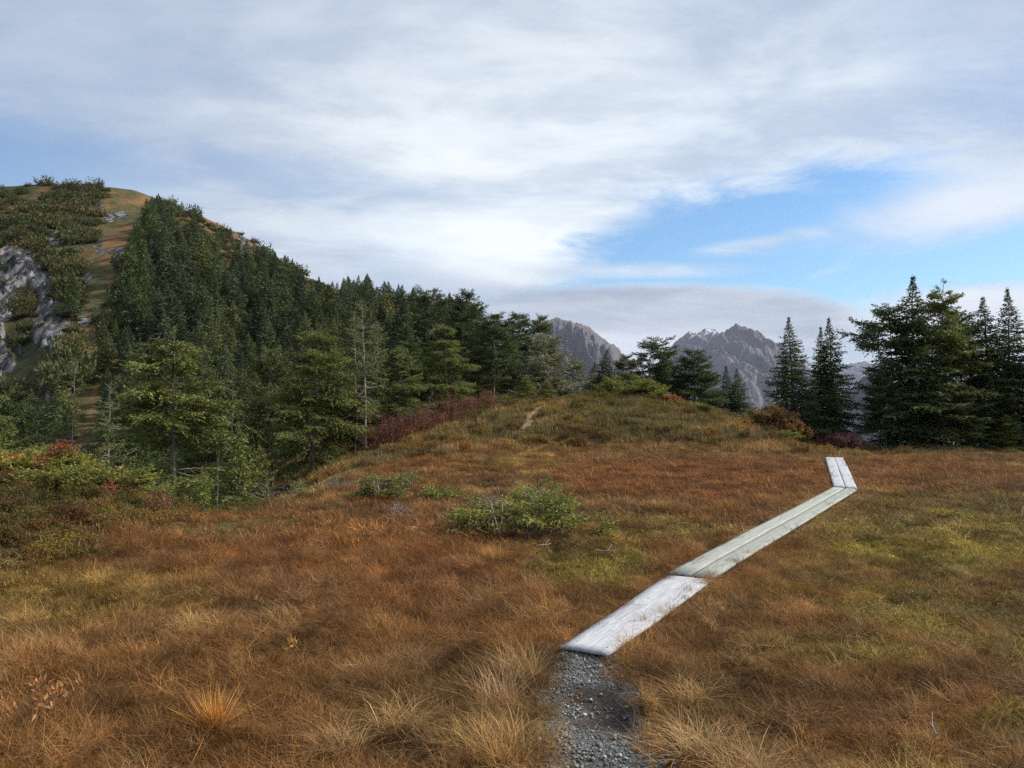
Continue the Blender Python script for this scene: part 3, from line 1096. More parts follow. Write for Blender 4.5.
def proto(key, kind, H, seed, c0, detail=1.0):
    gw, gc = conifer(seed, H, kind, c0, detail)
    EXT[key] = np.concatenate(gc.v)
    PROTO[key] = (gw.mesh('trunk', [M_BARK], True), gc.mesh('crown', [M_NEEDLE]), H)


DK = (.068, .092, .032)
YG = (.148, .166, .042)
proto('broad1', 'broad', 6.3, 1, YG)
proto('broad2', 'broad', 6.3, 2, YG)
proto('broad3', 'broad', 6.0, 3, (.118, .145, .040))
proto('dense1', 'dense', 5.2, 4, DK)
proto('dense2', 'dense', 5.2, 5, (.095, .112, .034))
proto('cone1', 'cone', 5.4, 6, DK)
proto('cone2', 'cone', 5.4, 7, DK)
proto('sparse1', 'sparse', 5.5, 8, (.15, .16, .042))
proto('sparse2', 'sparse', 5.5, 9, (.12, .135, .040))
proto('wind1', 'wind', 4.5, 10, DK)
proto('wind2', 'wind', 4.8, 12, DK)
proto('lichen', 'lichen', 4.2, 13, (.20, .20, .12))
proto('young1', 'young', 2.4, 14, (.150, .170, .040), 1.25)
proto('young2', 'young', 2.4, 15, (.17, .18, .042), 1.25)


def tree(key, px, Y, top, width=None, label='', name='hemlock_tree', rz=None, col=(1, 1, 1), group=None, zb=None, cat='tree', lean=0.0):
    """stand one conifer: trunk seen at pixel column px, Y metres away, its tip reaching pixel row top"""
    x = (px - 512) / F * Y
    zg = gz(x, Y) if zb is None else zb
    H = at(px, top, Y)[2] - zg
    tm, cm, H0 = PROTO[key]
    s = H / H0
    root = link(name, None, label=label, cat=cat, group=group, loc=(x, Y, zg))
    if rz is None:
        rz = random.uniform(0, 6.28)
    root.rotation_euler = (0, lean, rz)
    sxy = s
    if width:
        ext = EXT[key]
        w0 = 2 * np.percentile(np.hypot(ext[:, 0], ext[:, 1]), 95)
        sxy = (width / F * Y) / w0
        sxy = min(max(sxy, s * .38), s * 1.7)
    root.scale = (sxy, sxy, s)
    t_ = link('trunk', tm, root)
    c_ = link('crown', cm, root)
    v = random.uniform(.85, 1.15)
    c_.color = (col[0] * v, col[1] * v, col[2] * v, 1)
    t_.color = (1, 1, 1, 1)
    return root


GROVE = 'conifers at the left edge of the bog'
BACK = 'conifers behind the grassy knoll'
RIGHT = 'conifers at the right edge of the bog'
G_, B_, R_ = GROVE, BACK, RIGHT
T = [
    ('broad1', 178, 22, 326, 146, 'big broad yellow-green conifer with flat layered boughs, foremost in the left gully', G_),
    ('sparse1', 70, 21, 358, 56, 'thin conifer with bare pale trunk directly behind the red-leaved mound', G_),
    ('sparse2', 108, 25, 384, 62, 'small sparse conifer between the bare-trunked tree and the big layered conifer', G_),
    ('dense1', 140, 28, 372, 60, 'dark low conifer tucked behind the left side of the big layered conifer', G_),
    ('young1', 236, 19.5, 425, 62, 'bright green young conifer right of the big layered conifer in the gully', G_),
    ('young2', 262, 22, 446, 48, 'small bushy conifer under the wide yellow-green tree at the gully rim', G_),
    ('sparse2', 233, 24, 388, 50, 'half dead conifer with grey twigs behind the bright green young one', G_),
    ('broad2', 312, 25.5, 322, 100, 'wide yellow-green conifer with drooping boughs left of the tall bare trunks', G_),
    ('dense2', 272, 31, 350, 64, 'dark conifer behind the left flank of the wide drooping yellow-green tree', G_),
    ('broad3', 340, 28, 345, 60, 'mid-sized conifer wedged between the wide drooping tree and bare trunks', G_),
    ('sparse1', 367, 26.5, 300, 62, 'tall slim conifer with long bare grey lower trunk above red thicket', G_),
    ('sparse2', 376, 27.6, 322, 50, 'slim conifer whose bare trunk stands just right of the tallest slim one', G_),
    ('sparse1', 357, 29.5, 312, 46, 'slim pointed conifer behind the pair of bare grey trunks', G_),
    ('broad3', 398, 28, 344, 62, 'layered yellow-green conifer with trunk rising from the red thicket', G_),
    ('cone1', 412, 32, 300, 56, 'tall conical conifer behind the layered tree in the red thicket', G_),
    ('broad2', 447, 31, 322, 62, 'slender layered conifer with pale trunk foot beside the red thicket end', G_),
    ('wind1', 432, 42, 288, 64, 'windswept ridge conifer with ragged top above the slender layered trees', G_),
    ('dense1', 469, 40, 293, 60, 'round-headed dark conifer on the ridge left of the bent pale trunk', G_),
    ('wind2', 494, 34, 314, 56, 'conifer with bent pale trunk and ragged flat crown left of knoll trail', G_),
    ('dense2', 472, 34, 352, 44, 'short dark conifer under the round-headed ridge tree', G_),
    ('broad3', 510, 38, 336, 40, 'short layered conifer just right of the bent pale trunk', G_),
    ('dense1', 520, 42, 314, 52, 'dark bushy conifer above the head of the knoll trail', G_),
    ('dense2', 540, 43, 317, 40, 'dark domed conifer touching the grey lichen-draped tree', G_),
    ('lichen', 552, 37, 334, 76, 'grey-green lichen-draped conifer with twiggy boughs below the left mountain', B_),
    ('lichen', 580, 38, 358, 50, 'low lichen-grey conifer between the lichen-draped tree and dark cone', B_),
    ('cone1', 604, 38, 349, 44, 'small dark cone-shaped conifer below the slope of the left mountain', B_),
    ('cone2', 592, 41, 362, 34, 'little dark conifer peeking out left of the small cone-shaped one', B_),
    ('wind1', 646, 39, 338, 58, 'flat-topped windswept conifer standing between the two mountains', B_),
    ('dense2', 627, 41, 356, 44, 'low dark conifer at the left foot of the flat-topped windswept tree', B_),
    ('dense1', 694, 39, 350, 60, 'dark layered conifer in front of the snow-dusted peak', B_),
    ('dense1', 668, 41, 362, 44, 'low dark conifer between windswept tree and dark layered one', B_),
    ('dense2', 709, 41, 371, 40, 'squat dark conifer between the layered one and the small twins', B_),
    ('cone1', 724, 41, 366, 40, 'left one of two small twin conifers below the highest peak', B_),
    ('cone2', 740, 40, 368, 42, 'right one of two small twin conifers below the highest peak', B_),
    ('sparse2', 768, 39, 380, 20, 'tiny spindly conifer left of the orange bush', B_),
    ('cone2', 793, 29.5, 317, 58, 'dense dark cone-shaped conifer standing next to the orange bush', R_),
    ('cone1', 815, 31, 327, 46, 'shorter pointed conifer, left of the close pair above boardwalk end', R_),
    ('cone2', 834, 30.4, 317, 58, 'taller spire-topped conifer, right of the close pair above boardwalk end', R_),
    ('wind2', 894, 29.5, 306, 70, 'broad-topped conifer on the left side of the big right-hand clump', R_),
    ('cone1', 917, 28.5, 273, 92, 'tallest conifer with pointed top at the heart of the right-hand clump', R_),
    ('broad1', 936, 29.4, 279, 92, 'tall ragged conifer leaning right beside the tallest one in the clump', R_),
    ('dense1', 886, 28.6, 372, 50, 'low skirt conifer filling the left foot of the right-hand clump', R_),
    ('dense1', 962, 31, 312, 84, 'mid-height conifer in the gap right of the tallest clump', R_),
    ('dense2', 950, 28.4, 385, 74, 'low bushy conifer in front at the right foot of the tall clump', R_),
    ('cone2', 992, 29.2, 296, 76, 'narrow conifer with clubbed top second from the right picture edge', R_),
    ('cone1', 1011, 29.8, 289, 70, 'spire-topped conifer closest to the right picture edge', R_),
    ('young2', 1008, 28, 415, 62, 'bushy green young conifer at the feet of the spire-topped trees', R_),
    ('broad2', 1052, 29, 318, 100, 'layered conifer cut off by the right picture edge', R_),
    ('young2', 546, 32.5, 379, 44, 'little yellow-green conifer on the knoll just right of the trail head', B_),
    ('young2', 527, 35, 376, 30, 'tiny yellow-green conifer at the top of the knoll trail', B_),
    ('broad2', -30, 24, 350, 90, 'layered yellow-green conifer cut off by the left picture edge', G_),
    ('dense1', 20, 30, 392, 70, 'low dark conifer below the grey cliff behind the mound', G_),
    ('dense2', 205, 32, 372, 60, 'dark bushy conifer in shade right behind the big layered conifer', G_),
    ('cone2', 243, 36, 352, 44, 'slim dark conifer in shade at the foot of the forested slope', G_),
    ('cone1', 168, 40, 362, 50, 'dark pointed conifer deep in the gully below the grass chute', G_),
    ('young1', 205, 17.5, 470, 46, 'very low bright green conifer at the lip of the gully', G_),
]
for (key, px, Y, top, wd, lb, gp) in T:
    col = (1, 1, 1)
    if gp == R_:
        col = (.98, 1.02, .95)
    tree(key, px, Y, top, wd, lb, col=col, group=gp, lean=.06 if 'leaning right' in lb else 0.0, rz=0.0 if 'leaning right' in lb else None)

# ------------------------------------------------------------------ dead snags
def snag(px, Y, H, label, seed, tilt=0.0):
    rg = np.random.default_rng(seed)
    x = (px - 512) / F * Y
    gw = Geo()
    brs = []
    zz = np.linspace(-.2, H, 8)
    X_ = np.column_stack([np.cumsum(rg.normal(size=8) * .02), np.cumsum(rg.normal(size=8) * .02), zz])
    gw.tube(X_, np.linspace(.032, .006, 8), 6, GREY * .5)
    for q in range(16):
        h_ = H * rg.uniform(.25, .97)
        a_ = rg.uniform(0, 6.28)
        p = np.array([np.interp(h_, zz, X_[:, 0]), np.interp(h_, zz, X_[:, 1]), h_])
        L = rg.uniform(.15, .5) * (1.1 - h_ / H)
        d = np.array([math.cos(a_), math.sin(a_), rg.uniform(-.3, .4)])
        gb = Geo()
        brs.append(gb)
        gb.tube([p, p + d * L * .5, p + d * L + [0, 0, .03]], [.012, .008, .003], 3, GREY * rg.uniform(.4, .7))
    r_ = link('dead_tree', None, label=label, cat='dead tree', group='dead grey conifers in the left gully', loc=(x, Y, gz(x, Y)))
    link('trunk', gw.mesh('trunk', [M_BARK], True), r_)
    for gb in brs:
        link('branch', gb.mesh('branch', [M_BARK]), r_)
    r_.rotation_euler = (0, tilt, 0)


snag(213, 18.5, 2.7, 'dead grey snag leaning beside the bright green young conifer', 3, .08)
snag(272, 18, 1.3, 'short dead grey sapling standing over the tangle of fallen boughs', 4, -.1)
snag(356, 26, 2.0, 'bare grey stick-like snag left of the two bare trunks', 5, .04)
snag(420, 27.5, 1.4, 'thin dead stem poking out of the red thicket', 6, .25)

# ------------------------------------------------------------------ forest on the hill
def hit(px, py, y0=44.0, y1=300.0):
    Ys = np.exp(np.linspace(math.log(y0), math.log(y1), 420))
    up = (384 - py) / F
    yw = math.cos(PITCH) - math.sin(PITCH) * up
    zw = math.sin(PITCH) + math.cos(PITCH) * up
    x = (px - 512) / F / yw
    zr = CAMZ + np.outer(zw / yw, Ys)
    zt = height(np.outer(x, Ys), np.broadcast_to(Ys, zr.shape))
    below = zt > zr
    ok = below.any(1)
    idx = below.argmax(1)
    return x * Ys[idx], Ys[idx], zt[np.arange(len(px)), idx], ok


def forest_density(px, py):
    n = fbm(px / 16, py / 16, 201, 3)
    d = np.full(px.shape, .9)
    ru_ = rustmask(px, py)
    rk_ = rockmask(px, py)
    d = d * (1 - ru_ * .97) * (1 - rk_ * .9)
    left = sstep(-px, -118, -85)
    d = d * (1 - left * .35 * (1 - .75 * sstep(n, .5, .62)))
    d = d * np.where((px > 180) & (py < 292 - (330 - px) * .2), .5, 1)
    return np.clip(d, 0, 1)


N0 = 15000
cpx = rng.uniform(-90, 600, N0)
cpy = rng.uniform(184, 440, N0)
hx, hy, hz_, ok = hit(cpx, cpy)
hh_ = np.clip(5.5 * F / np.maximum(hy, 40), 8, 90)
ok &= rng.random(N0) < forest_density(cpx, cpy)
ok &= (rustmask(cpx, cpy - .35 * hh_) < .5) & (rustmask(cpx, cpy - .7 * hh_) < .6)
ok &= ~((hy > 182) & ((cpx < 112) | (cpx > 160) & (cpx < 200)))
ok &= ~((hy > 172) & (cpx < 60))
for f_ in (0.0, .35, .7, 1.0):
    ok &= chutemask(cpx + 7 * (cpx < 105) - 5 * (cpx >= 105), cpy - f_ * hh_ * .8) < .35
ok &= ~((hy > 188) & (rng.random(N0) < .6))
sel, occ = [], []
order = np.argsort(hy)
for q in order:
    if not ok[q]:
        continue
    Yq = hy[q]
    if Yq < 46 and cpx[q] > 560:
        continue
    dmin = 3.1 if Yq > 90 else 2.8
    good = True
    for (ax, ay) in occ:
        if abs(ax - hx[q]) < dmin * .5 and abs(ay - Yq) < dmin and (ax - hx[q]) ** 2 * 3 + (ay - Yq) ** 2 < dmin ** 2:
            good = False
            break
    if good:
        occ.append((hx[q], Yq))
        sel.append(q)
print('hill trees', len(sel))
HILLC = [(.060, .084, .032), (.074, .098, .032), (.058, .082, .042), (.044, .066, .030), (.100, .112, .036)]
HP = [hill_conifer(300 + i_, 7.0, HILLC[i_ % 5]) for i_ in range(8)]


def hill_size(q):
    return SIZE[q]


ZONES = [
    ('dark small conifer low on the cliffy slope left of the grass chute', 'conifers beside the cliff and grass chute', lambda x, y, Y: x < 100 and y >= 290),
    ('stunted conifer on the upper slope left of the grass chute', 'stunted conifers left of the grass chute', lambda x, y, Y: x < 118),
    ('stunted conifer along the skyline of the big hill', 'conifers on the hill skyline', lambda x, y, Y: Y > 180),
    ('tall dark conifer high in the steep forest right of the grass chute', 'conifers of the steep forest, upper part', lambda x, y, Y: x < 330 and Y > 125),
    ('dark conifer in the lower half of the steep shaded forest', 'conifers of the steep forest, lower part', lambda x, y, Y: x < 330),
    ('green conifer on the low ridge behind the left grove', 'conifers on the low ridge', lambda x, y, Y: True),
]
SKYL = [(-200, 215), (0, 196), (30, 189), (85, 184), (110, 187), (128, 190), (150, 190), (175, 199), (200, 203), (250, 231), (300, 264), (325, 280), (335, 282), (350, 271), (365, 272), (400, 282),
        (430, 287), (470, 293), (490, 314), (540, 317), (580, 350), (600, 352), (700, 380)]
SIZE = {}
keep = []
for q in sel:
    s = None
    px, py = cpx[q], cpy[q]
    s = rng.uniform(.45, 1.12)
    if hy[q] > 185:
        s *= rng.uniform(.26, .5)
    elif px < 118:
        s *= rng.uniform(.4, .75)
    elif hy[q] > 160:
        s *= rng.uniform(.5, .75)
    elif hy[q] < 90:
        s *= rng.uniform(.55, .85)
    elif px > 330:
        s *= .8
    lim = np.interp(px, [a for a, b_ in SKYL], [b_ for a, b_ in SKYL]) + rng.uniform(-3, 6)
    if px < 56 and hy[q] < 125:
        lim = max(lim, rng.uniform(385, 405))
    elif px < 78 and hy[q] < 90:
        lim = max(lim, 365)
    hmax = at(px, lim, hy[q])[2] - hz_[q]
    s = min(s, hmax / 7.0)
    if s > .17:
        SIZE[q] = s
        keep.append(q)
sel = keep
sel = [q for q in sel if cpx[q] > -12] + [q for q in sel if cpx[q] <= -12]
first = sel[:205]
rest = sel[205:]
for q in first:
    me_ = HP[int(rng.integers(0, len(HP)))]
    o = bpy.data.objects.new('hillside_conifer', me_)
    COL.objects.link(o)
    s = hill_size(q)
    w = rng.uniform(.9, 1.25)
    o.location = (hx[q], hy[q], hz_[q] - .2)
    o.scale = (s * w, s * w, s)
    o.rotation_euler = (rng.normal() * .03, rng.normal() * .03, rng.uniform(0, 6.28))
    v = rng.uniform(.6, 1.45)
    warm = rng.uniform(.9, 1.2)
    o.color = (v * warm, v, v * rng.uniform(.8, 1.1), 1)
    for lb, gp, f_ in ZONES:
        if f_(cpx[q], cpy[q], hy[q]):
            tag(o, lb, 'tree', gp)
            break


# ------------------------------------------------------------------ scattering (only for what nobody could count)
def scatter(name, P, rot, scl, idx, tint, protos, label=None, kind='stuff'):
    src = bpy.data.collections.new(name + '_shapes')
    for i_, m_ in enumerate(protos):
        src.objects.link(bpy.data.objects.new('%s_shape_%02d' % (name, i_), m_))
    me = bpy.data.meshes.new(name)
    n = len(P)
    me.vertices.add(n)
    me.vertices.foreach_set('co', np.asarray(P, np.float32).ravel())
    a_ = me.attributes.new('irot', 'FLOAT_VECTOR', 'POINT')
    a_.data.foreach_set('vector', np.asarray(rot, np.float32).ravel())
    a_ = me.attributes.new('iscl', 'FLOAT_VECTOR', 'POINT')
    a_.data.foreach_set('vector', np.asarray(scl, np.float32).ravel())
    a_ = me.attributes.new('iidx', 'INT', 'POINT')
    a_.data.foreach_set('value', np.asarray(idx, np.int32))
    a_ = me.attributes.new('itint', 'FLOAT_COLOR', 'POINT')
    cc_ = np.ones((n, 4), np.float32)
    cc_[:, :3] = tint
    a_.data.foreach_set('color', cc_.ravel())
    o = link(name, me, kind=kind)
    if label:
        o['label'] = label
    ng = bpy.data.node_groups.new(name, 'GeometryNodeTree')
    ng.interface.new_socket('Geometry', in_out='INPUT', socket_type='NodeSocketGeometry')
    ng.interface.new_socket('Geometry', in_out='OUTPUT', socket_type='NodeSocketGeometry')
    N_, L_ = ng.nodes, ng.links
    gi, go = N_.new('NodeGroupInput'), N_.new('NodeGroupOutput')
    ci = N_.new('GeometryNodeCollectionInfo')
    ci.inputs['Collection'].default_value = src
    ci.inputs['Separate Children'].default_value = True
    ci.inputs['Reset Children'].default_value = True
    iop = N_.new('GeometryNodeInstanceOnPoints')
    iop.inputs['Pick Instance'].default_value = True

    def attr(nm, dt):
        a2 = N_.new('GeometryNodeInputNamedAttribute')
        a2.data_type = dt
        a2.inputs['Name'].default_value = nm
        return a2.outputs['Attribute']
    e2r = N_.new('FunctionNodeEulerToRotation')
    L_.new(attr('irot', 'FLOAT_VECTOR'), e2r.inputs[0])
    L_.new(gi.outputs[0], iop.inputs['Points'])
    L_.new(ci.outputs[0], iop.inputs['Instance'])
    L_.new(attr('iidx', 'INT'), iop.inputs['Instance Index'])
    L_.new(e2r.outputs[0], iop.inputs['Rotation'])
    L_.new(attr('iscl', 'FLOAT_VECTOR'), iop.inputs['Scale'])
    L_.new(iop.outputs[0], go.inputs[0])
    md_ = o.modifiers.new('scatter', 'NODES')
    md_.node_group = ng
    return o


M_NEEDLE_S = tint_mat('forest_needles', (1, 1, 1), 0.7, 0.2, 0.2, instancer=True)


def remat(me, mats):
    c_ = me.copy()
    for i_, m_ in enumerate(mats):
        c_.materials[i_] = m_
    return c_


HPS = [remat(m_, [M_BARK, M_NEEDLE_S]) for m_ in HP]
nrest = len(rest)
if nrest:
    rest = np.array(rest)
    S_ = np.array([hill_size(q) for q in rest])
    W_ = rng.uniform(.9, 1.25, nrest)
    tv = rng.uniform(.6, 1.45, (nrest, 1)) * np.array([1.03, 1, .95])
    scatter('distant_forest', np.column_stack([hx[rest], hy[rest], hz_[rest] - .2]), np.column_stack([rng.normal(size=(nrest, 2)) * .03, rng.uniform(0, 6.28, nrest)]),
            np.column_stack([S_ * W_, S_ * W_, S_]), rng.integers(0, len(HPS), nrest), tv, HPS, 'mass of far dark conifers high on the forested hill')

# trees closing the skyline of the low ridge
for px in np.arange(322, 478, 5.5):
    px = px + rng.uniform(-2, 2)
    Ys = np.arange(75, 200, 2.0)
    zz_ = height((px - 512) / F * Ys, Ys)
    Yq = float(Ys[np.argmax((zz_ - CAMZ) / Ys)]) + rng.uniform(-6, 4)
    xq = (px - 512) / F * Yq
    zq = gz(xq, Yq)
    lim = np.interp(px, [a for a, b_ in SKYL], [b_ for a, b_ in SKYL]) + abs(rng.normal()) * 6
    H = at(px, lim, Yq)[2] - zq
    if H < 1.2:
        continue
    o = bpy.data.objects.new('ridge_conifer', HP[int(rng.integers(0, len(HP)))])
    COL.objects.link(o)
    o.location = (xq, Yq, zq - .2)
    w = rng.uniform(1.0, 1.7)
    o.scale = (H / 7 * w, H / 7 * w, H / 7)
    o.rotation_euler = (rng.normal() * .04, rng.normal() * .04, rng.uniform(0, 6.28))
    v = rng.uniform(.8, 1.3)
    o.color = (v * 1.1, v, v * .9, 1)
    tag(o, 'green conifer breaking the skyline of the low ridge behind the left grove', 'tree', 'conifers on the crest of the low ridge')

# shrubs on the hill
SHP = [hill_shrub(400, (.080, .095, .030)), hill_shrub(401, (.062, .080, .028)), hill_shrub(402, (.105, .092, .032))]
ns_ = 0
spx, spy = rng.uniform(-40, 300, 1600), rng.uniform(184, 400, 1600)
bx, by, bz, ok = hit(spx, spy)
for q in range(1600):
    if not ok[q] or ns_ >= 280:
        continue
    ru_ = float(rustmask(spx[q:q + 1], spy[q:q + 1])[0])
    rk_ = float(rockmask(spx[q:q + 1], spy[q:q + 1])[0])
    wild = float(fbm(spx[q:q + 1] / 24, spy[q:q + 1] / 14, 222, 3)[0])
    top_zone = (spy[q] < 340 and spx[q] < 130) or (spx[q] > 165 and spy[q] < 300) or spx[q] < 75
    ch_ = max(float(chutemask(spx[q:q + 1] + o_, spy[q:q + 1] - u_)[0]) for o_ in (-5, 0, 5) for u_ in (0, 6))
    if not top_zone or rk_ > .45 or ch_ > .3 or (wild < .45 and rng.random() < .6) or (ru_ > .6 and spy[q] > 250 and rng.random() < .7) or (spx[q] < 62 and spy[q] > 320 and rng.random() < .85):
        continue
    o = bpy.data.objects.new('hillside_shrub', SHP[int(rng.integers(0, 3))])
    COL.objects.link(o)
    s = rng.uniform(.7, 1.7)
    o.location = (bx[q], by[q], bz[q] - .1)
    o.scale = (s * .95, s * .95, s * rng.uniform(1.2, 2.0))
    o.rotation_euler = (0, 0, rng.uniform(0, 6.28))
    v = rng.uniform(.8, 1.2)
    o.color = (v, v, v, 1)
    if spx[q] < 130:
        tag(o, 'low green shrub on the rusty hillside left of the forest', 'shrub', 'shrubs left of the forested slope')
    else:
        tag(o, 'low green shrub on the reddish right shoulder of the hill', 'shrub', 'shrubs on the right shoulder of the hill')
    ns_ += 1
SHS = [remat(m_, [M_BARK, M_NEEDLE_S]) for m_ in SHP]
spx, spy = rng.uniform(-90, 330, 3800), rng.uniform(184, 345, 3800)
bx, by, bz, ok = hit(spx, spy)
ok &= (by > 90) & (rockmask(spx, spy) < .45)
ok &= np.maximum(chutemask(spx - 4, spy - 3), chutemask(spx + 4, spy - 3)) < .3
ok &= ~((spx < 62) & (spy > 320))
ok &= rng.random(3800) < np.clip((fbm(spx / 20, spy / 13, 333, 4) - .40) * 6, .06, 1)
n = int(ok.sum())
sc_ = rng.uniform(.35, 1.0, (n, 1)) * np.column_stack([np.ones(n), np.ones(n), rng.uniform(.8, 1.7, n)])
scatter('hillside_scrub', np.column_stack([bx[ok], by[ok], bz[ok] - .1]), np.column_stack([np.zeros((n, 2)), rng.uniform(0, 6.28, n)]), sc_, rng.integers(0, 3, n),
        rng.uniform(.55, 1.15, (n, 1)) * np.array([1.05, .95, .9]), SHS, 'dark low scrub spread over the open upper hill')

# ------------------------------------------------------------------ krummholz and bushes near the bog
def low_conifer(seed, px, py, Y, w, d, h, n, c0, label, group=None, leaf=.040, bare=.16, z=None, name='conifer_shrub'):
    x = (px - 512) / F * Y
    gw, gc = krummholz(seed, w, d, h, n, c0, leaf, bare)
    r_ = link(name, None, label=label, cat='shrub', group=group, loc=(x, Y, gz(x, Y) if z is None else z))
    link('stem', gw.mesh('stem', [M_BARK]), r_)
    link('foliage', gc.mesh('foliage', [M_NEEDLE]), r_)
    return r_


KB = 'low spreading conifers on the bog'
low_conifer(1, 522, 530, 10.0, 1.8, 1.5, .84, 32, (0.178, 0.187, 0.037), 'large spreading green conifer shrub in the middle of the bog', KB)
low_conifer(2, 540, 500, 11.2, .95, .8, 1.0, 22, (0.187, 0.197, 0.037), 'small conifer shrub behind the large spreading one on the bog', KB)
low_conifer(3, 598, 525, 10.1, .42, .4, .26, 6, (0.197, 0.207, 0.034), 'sprig of conifer at the right tip of the large spreading shrub', KB, bare=0)
low_conifer(4, 475, 523, 10.6, .8, .6, .42, 14, (0.169, 0.178, 0.037), 'conifer shrub hugging the left end of the large spreading one', KB)
low_conifer(5, 382, 492, 13.4, 1.15, .7, .55, 20, (0.157, 0.165, 0.037), 'low conifer shrub on the bog nearest to the left grove', KB, bare=.3)
low_conifer(6, 408, 478, 15.0, .5, .5, .62, 9, (0.169, 0.178, 0.037), 'upright tip of conifer beside the shrub nearest the grove', KB)
low_conifer(7, 438, 492, 13.6, .7, .5, .34, 16, (0.187, 0.197, 0.037), 'tiny bright conifer shrub between the two larger bog shrubs', KB)
KM = 'low conifers on the left mound'
low_conifer(11, 30, 480, 11.4, 1.9, 1.2, .60, 44, (0.187, 0.197, 0.031), 'sprawling yellow-green conifer shrub at the left end of the mound', KM)
low_conifer(12, 98, 488, 11.4, 1.7, 1.1, .50, 40, (0.178, 0.187, 0.034), 'sprawling bright green conifer shrub on the right half of the mound', KM)
low_conifer(13, 140, 478, 12.4, 1.4, .9, .40, 26, (0.163, 0.172, 0.037), 'flat conifer shrub at the right end of the mound', KM)
low_conifer(14, 60, 505, 10.2, 1.4, .7, .34, 26, (0.160, 0.168, 0.034), 'flat fan of green conifer lying on the front of the mound', KM, bare=0)
KG = 'low conifers along the gully rim'
low_conifer(21, 215, 505, 15.5, 1.9, 1.3, 1.05, 44, (0.162, 0.184, 0.037), 'bright green conifer shrub below the big layered conifer at gully rim', KG)
low_conifer(22, 252, 492, 16.5, 1.7, 1.2, .95, 34, (0.141, 0.160, 0.037), 'green conifer shrub left of the tangle of dead grey boughs', KG)
low_conifer(23, 190, 520, 14.2, 1.3, .9, .65, 24, (0.157, 0.178, 0.037), 'lowest green conifer shrub where mound and gully rim meet', KG)
low_conifer(24, 310, 476, 19.5, 1.4, 1.0, .5, 16, (0.132, 0.150, 0.037), 'dull green conifer shrub under the wide drooping yellow-green tree', KG)
KK = 'low conifers on the knoll'
low_conifer(31, 632, 395, 31.5, 2.7, 1.6, .95, 40, (0.180, 0.187, 0.037), 'broad yellow-green conifer shrub on the crest of the knoll', KK, leaf=.06)
low_conifer(32, 655, 398, 31, 1.7, 1.2, .6, 22, (0.189, 0.197, 0.034), 'yellow-green conifer shrub right beside the broad one on the knoll crest', KK, leaf=.06)
low_conifer(33, 690, 418, 29.6, 1.6, 1.2, .45, 20, (0.189, 0.197, 0.034), 'flat yellow-green conifer shrub on the right flank of the knoll', KK, leaf=.06)
low_conifer(34, 752, 426, 28.4, 1.6, 1.2, .6, 20, (0.180, 0.187, 0.034), 'green conifer shrub just left of the orange bush', KK, leaf=.06)
low_conifer(35, 782, 440, 27, 1.4, 1.0, .45, 18, (0.199, 0.207, 0.034), 'yellow-green shrub at the foot of the orange bush', KK, leaf=.06)
low_conifer(36, 498, 392, 33, 1.5, 1.2, .7, 18, (0.180, 0.187, 0.037), 'yellow-green conifer shrub left of the knoll trail head', KK, leaf=.06)
low_conifer(37, 790, 400, 30, .6, .6, .5, 8, (0.189, 0.197, 0.034), 'small bright shrub at the foot of the dense dark cone-shaped conifer', KK, leaf=.06)


def bush_at(seed, px, Y, w, h, n, wood, label, leafc=None, leaves=0, group=None, leaf=.05, rad=.006, name='bush', dz=0.0, forks=6):
    x = (px - 512) / F * Y
    gw, gl = bush(seed, w, h, n, wood, leafc, leaves, leaf, rad, forks)
    r_ = link(name, None, label=label, cat='bush', group=group, loc=(x, Y, gz(x, Y) + dz))
    link('stem', gw.mesh('stem', [M_BARK]), r_)
    if leaves:
        link('foliage', gl.mesh('foliage', [M_LEAF]), r_)
    return r_


RW = (.17, .075, .050)
RT = 'leafless red-twigged bushes in front of the left grove'
rd = [(374, 25.4, 'leftmost leafless red-twigged bush, at the feet of the tall bare trunks'),
      (389, 25.6, 'leafless red-twigged bush right of the tall bare trunks'),
      (404, 26, 'leafless red-twigged bush in front of the layered tree in the thicket'),
      (420, 26.4, 'leafless red-twigged bush around the thin dead stem'),
      (436, 27, 'leafless red-twigged bush left of the slender layered pale-footed conifer'),
      (452, 27.8, 'leafless red-twigged bush right of the slender layered pale-footed conifer'),
      (470, 29, 'leafless red-twigged bush close below the short dark conifer'),
      (488, 30.5, 'rightmost leafless reddish bush of the thicket, at the bent pale trunk')]
for q, (px, Y, lb) in enumerate(rd):
    bush_at(50 + q, px, Y, 1.0, random.uniform(.85, 1.25) if px < 460 else .9, 30, RW, lb, [(.17, .06, .04), (.14, .05, .045), (.18, .09, .05)], 22, RT, .05, .008, name='leafless_bush')
OC = [(.27, .13, .04), (.24, .10, .04), (.30, .18, .055), (.17, .13, .04)]
bush_at(70, 772, 28.2, 1.5, .95, 60, (.2, .12, .07), 'round orange-leaved bush left of the dense dark cone-shaped conifer', OC, 405, None, .06, name='autumn_bush')
bush_at(71, 790, 27.6, 1.2, .75, 45, (.2, .12, .07), 'smaller orange-brown bush in front of the dense dark cone-shaped conifer', OC, 343, None, .06, name='autumn_bush')
bush_at(72, 843, 27.5, 1.5, .72, 70, (.20, .09, .09), 'purple-red twiggy bush behind the far end of the boardwalk', [(.17, .07, .06), (.15, .08, .075)], 90, None, .06, .008, name='leafless_bush')
bush_at(73, 822, 28.2, 1.2, .5, 45, (.18, .08, .08), 'low maroon bush left of the purple-red one by the boardwalk end', [(.15, .06, .05)], 60, None, .06, .008, name='leafless_bush')
bush_at(74, 868, 27.5, .6, .35, 25, (.15, .12, .06), 'little olive bush right of the purple-red bush', [(.16, .15, .04)], 200, None, .06, name='bush')
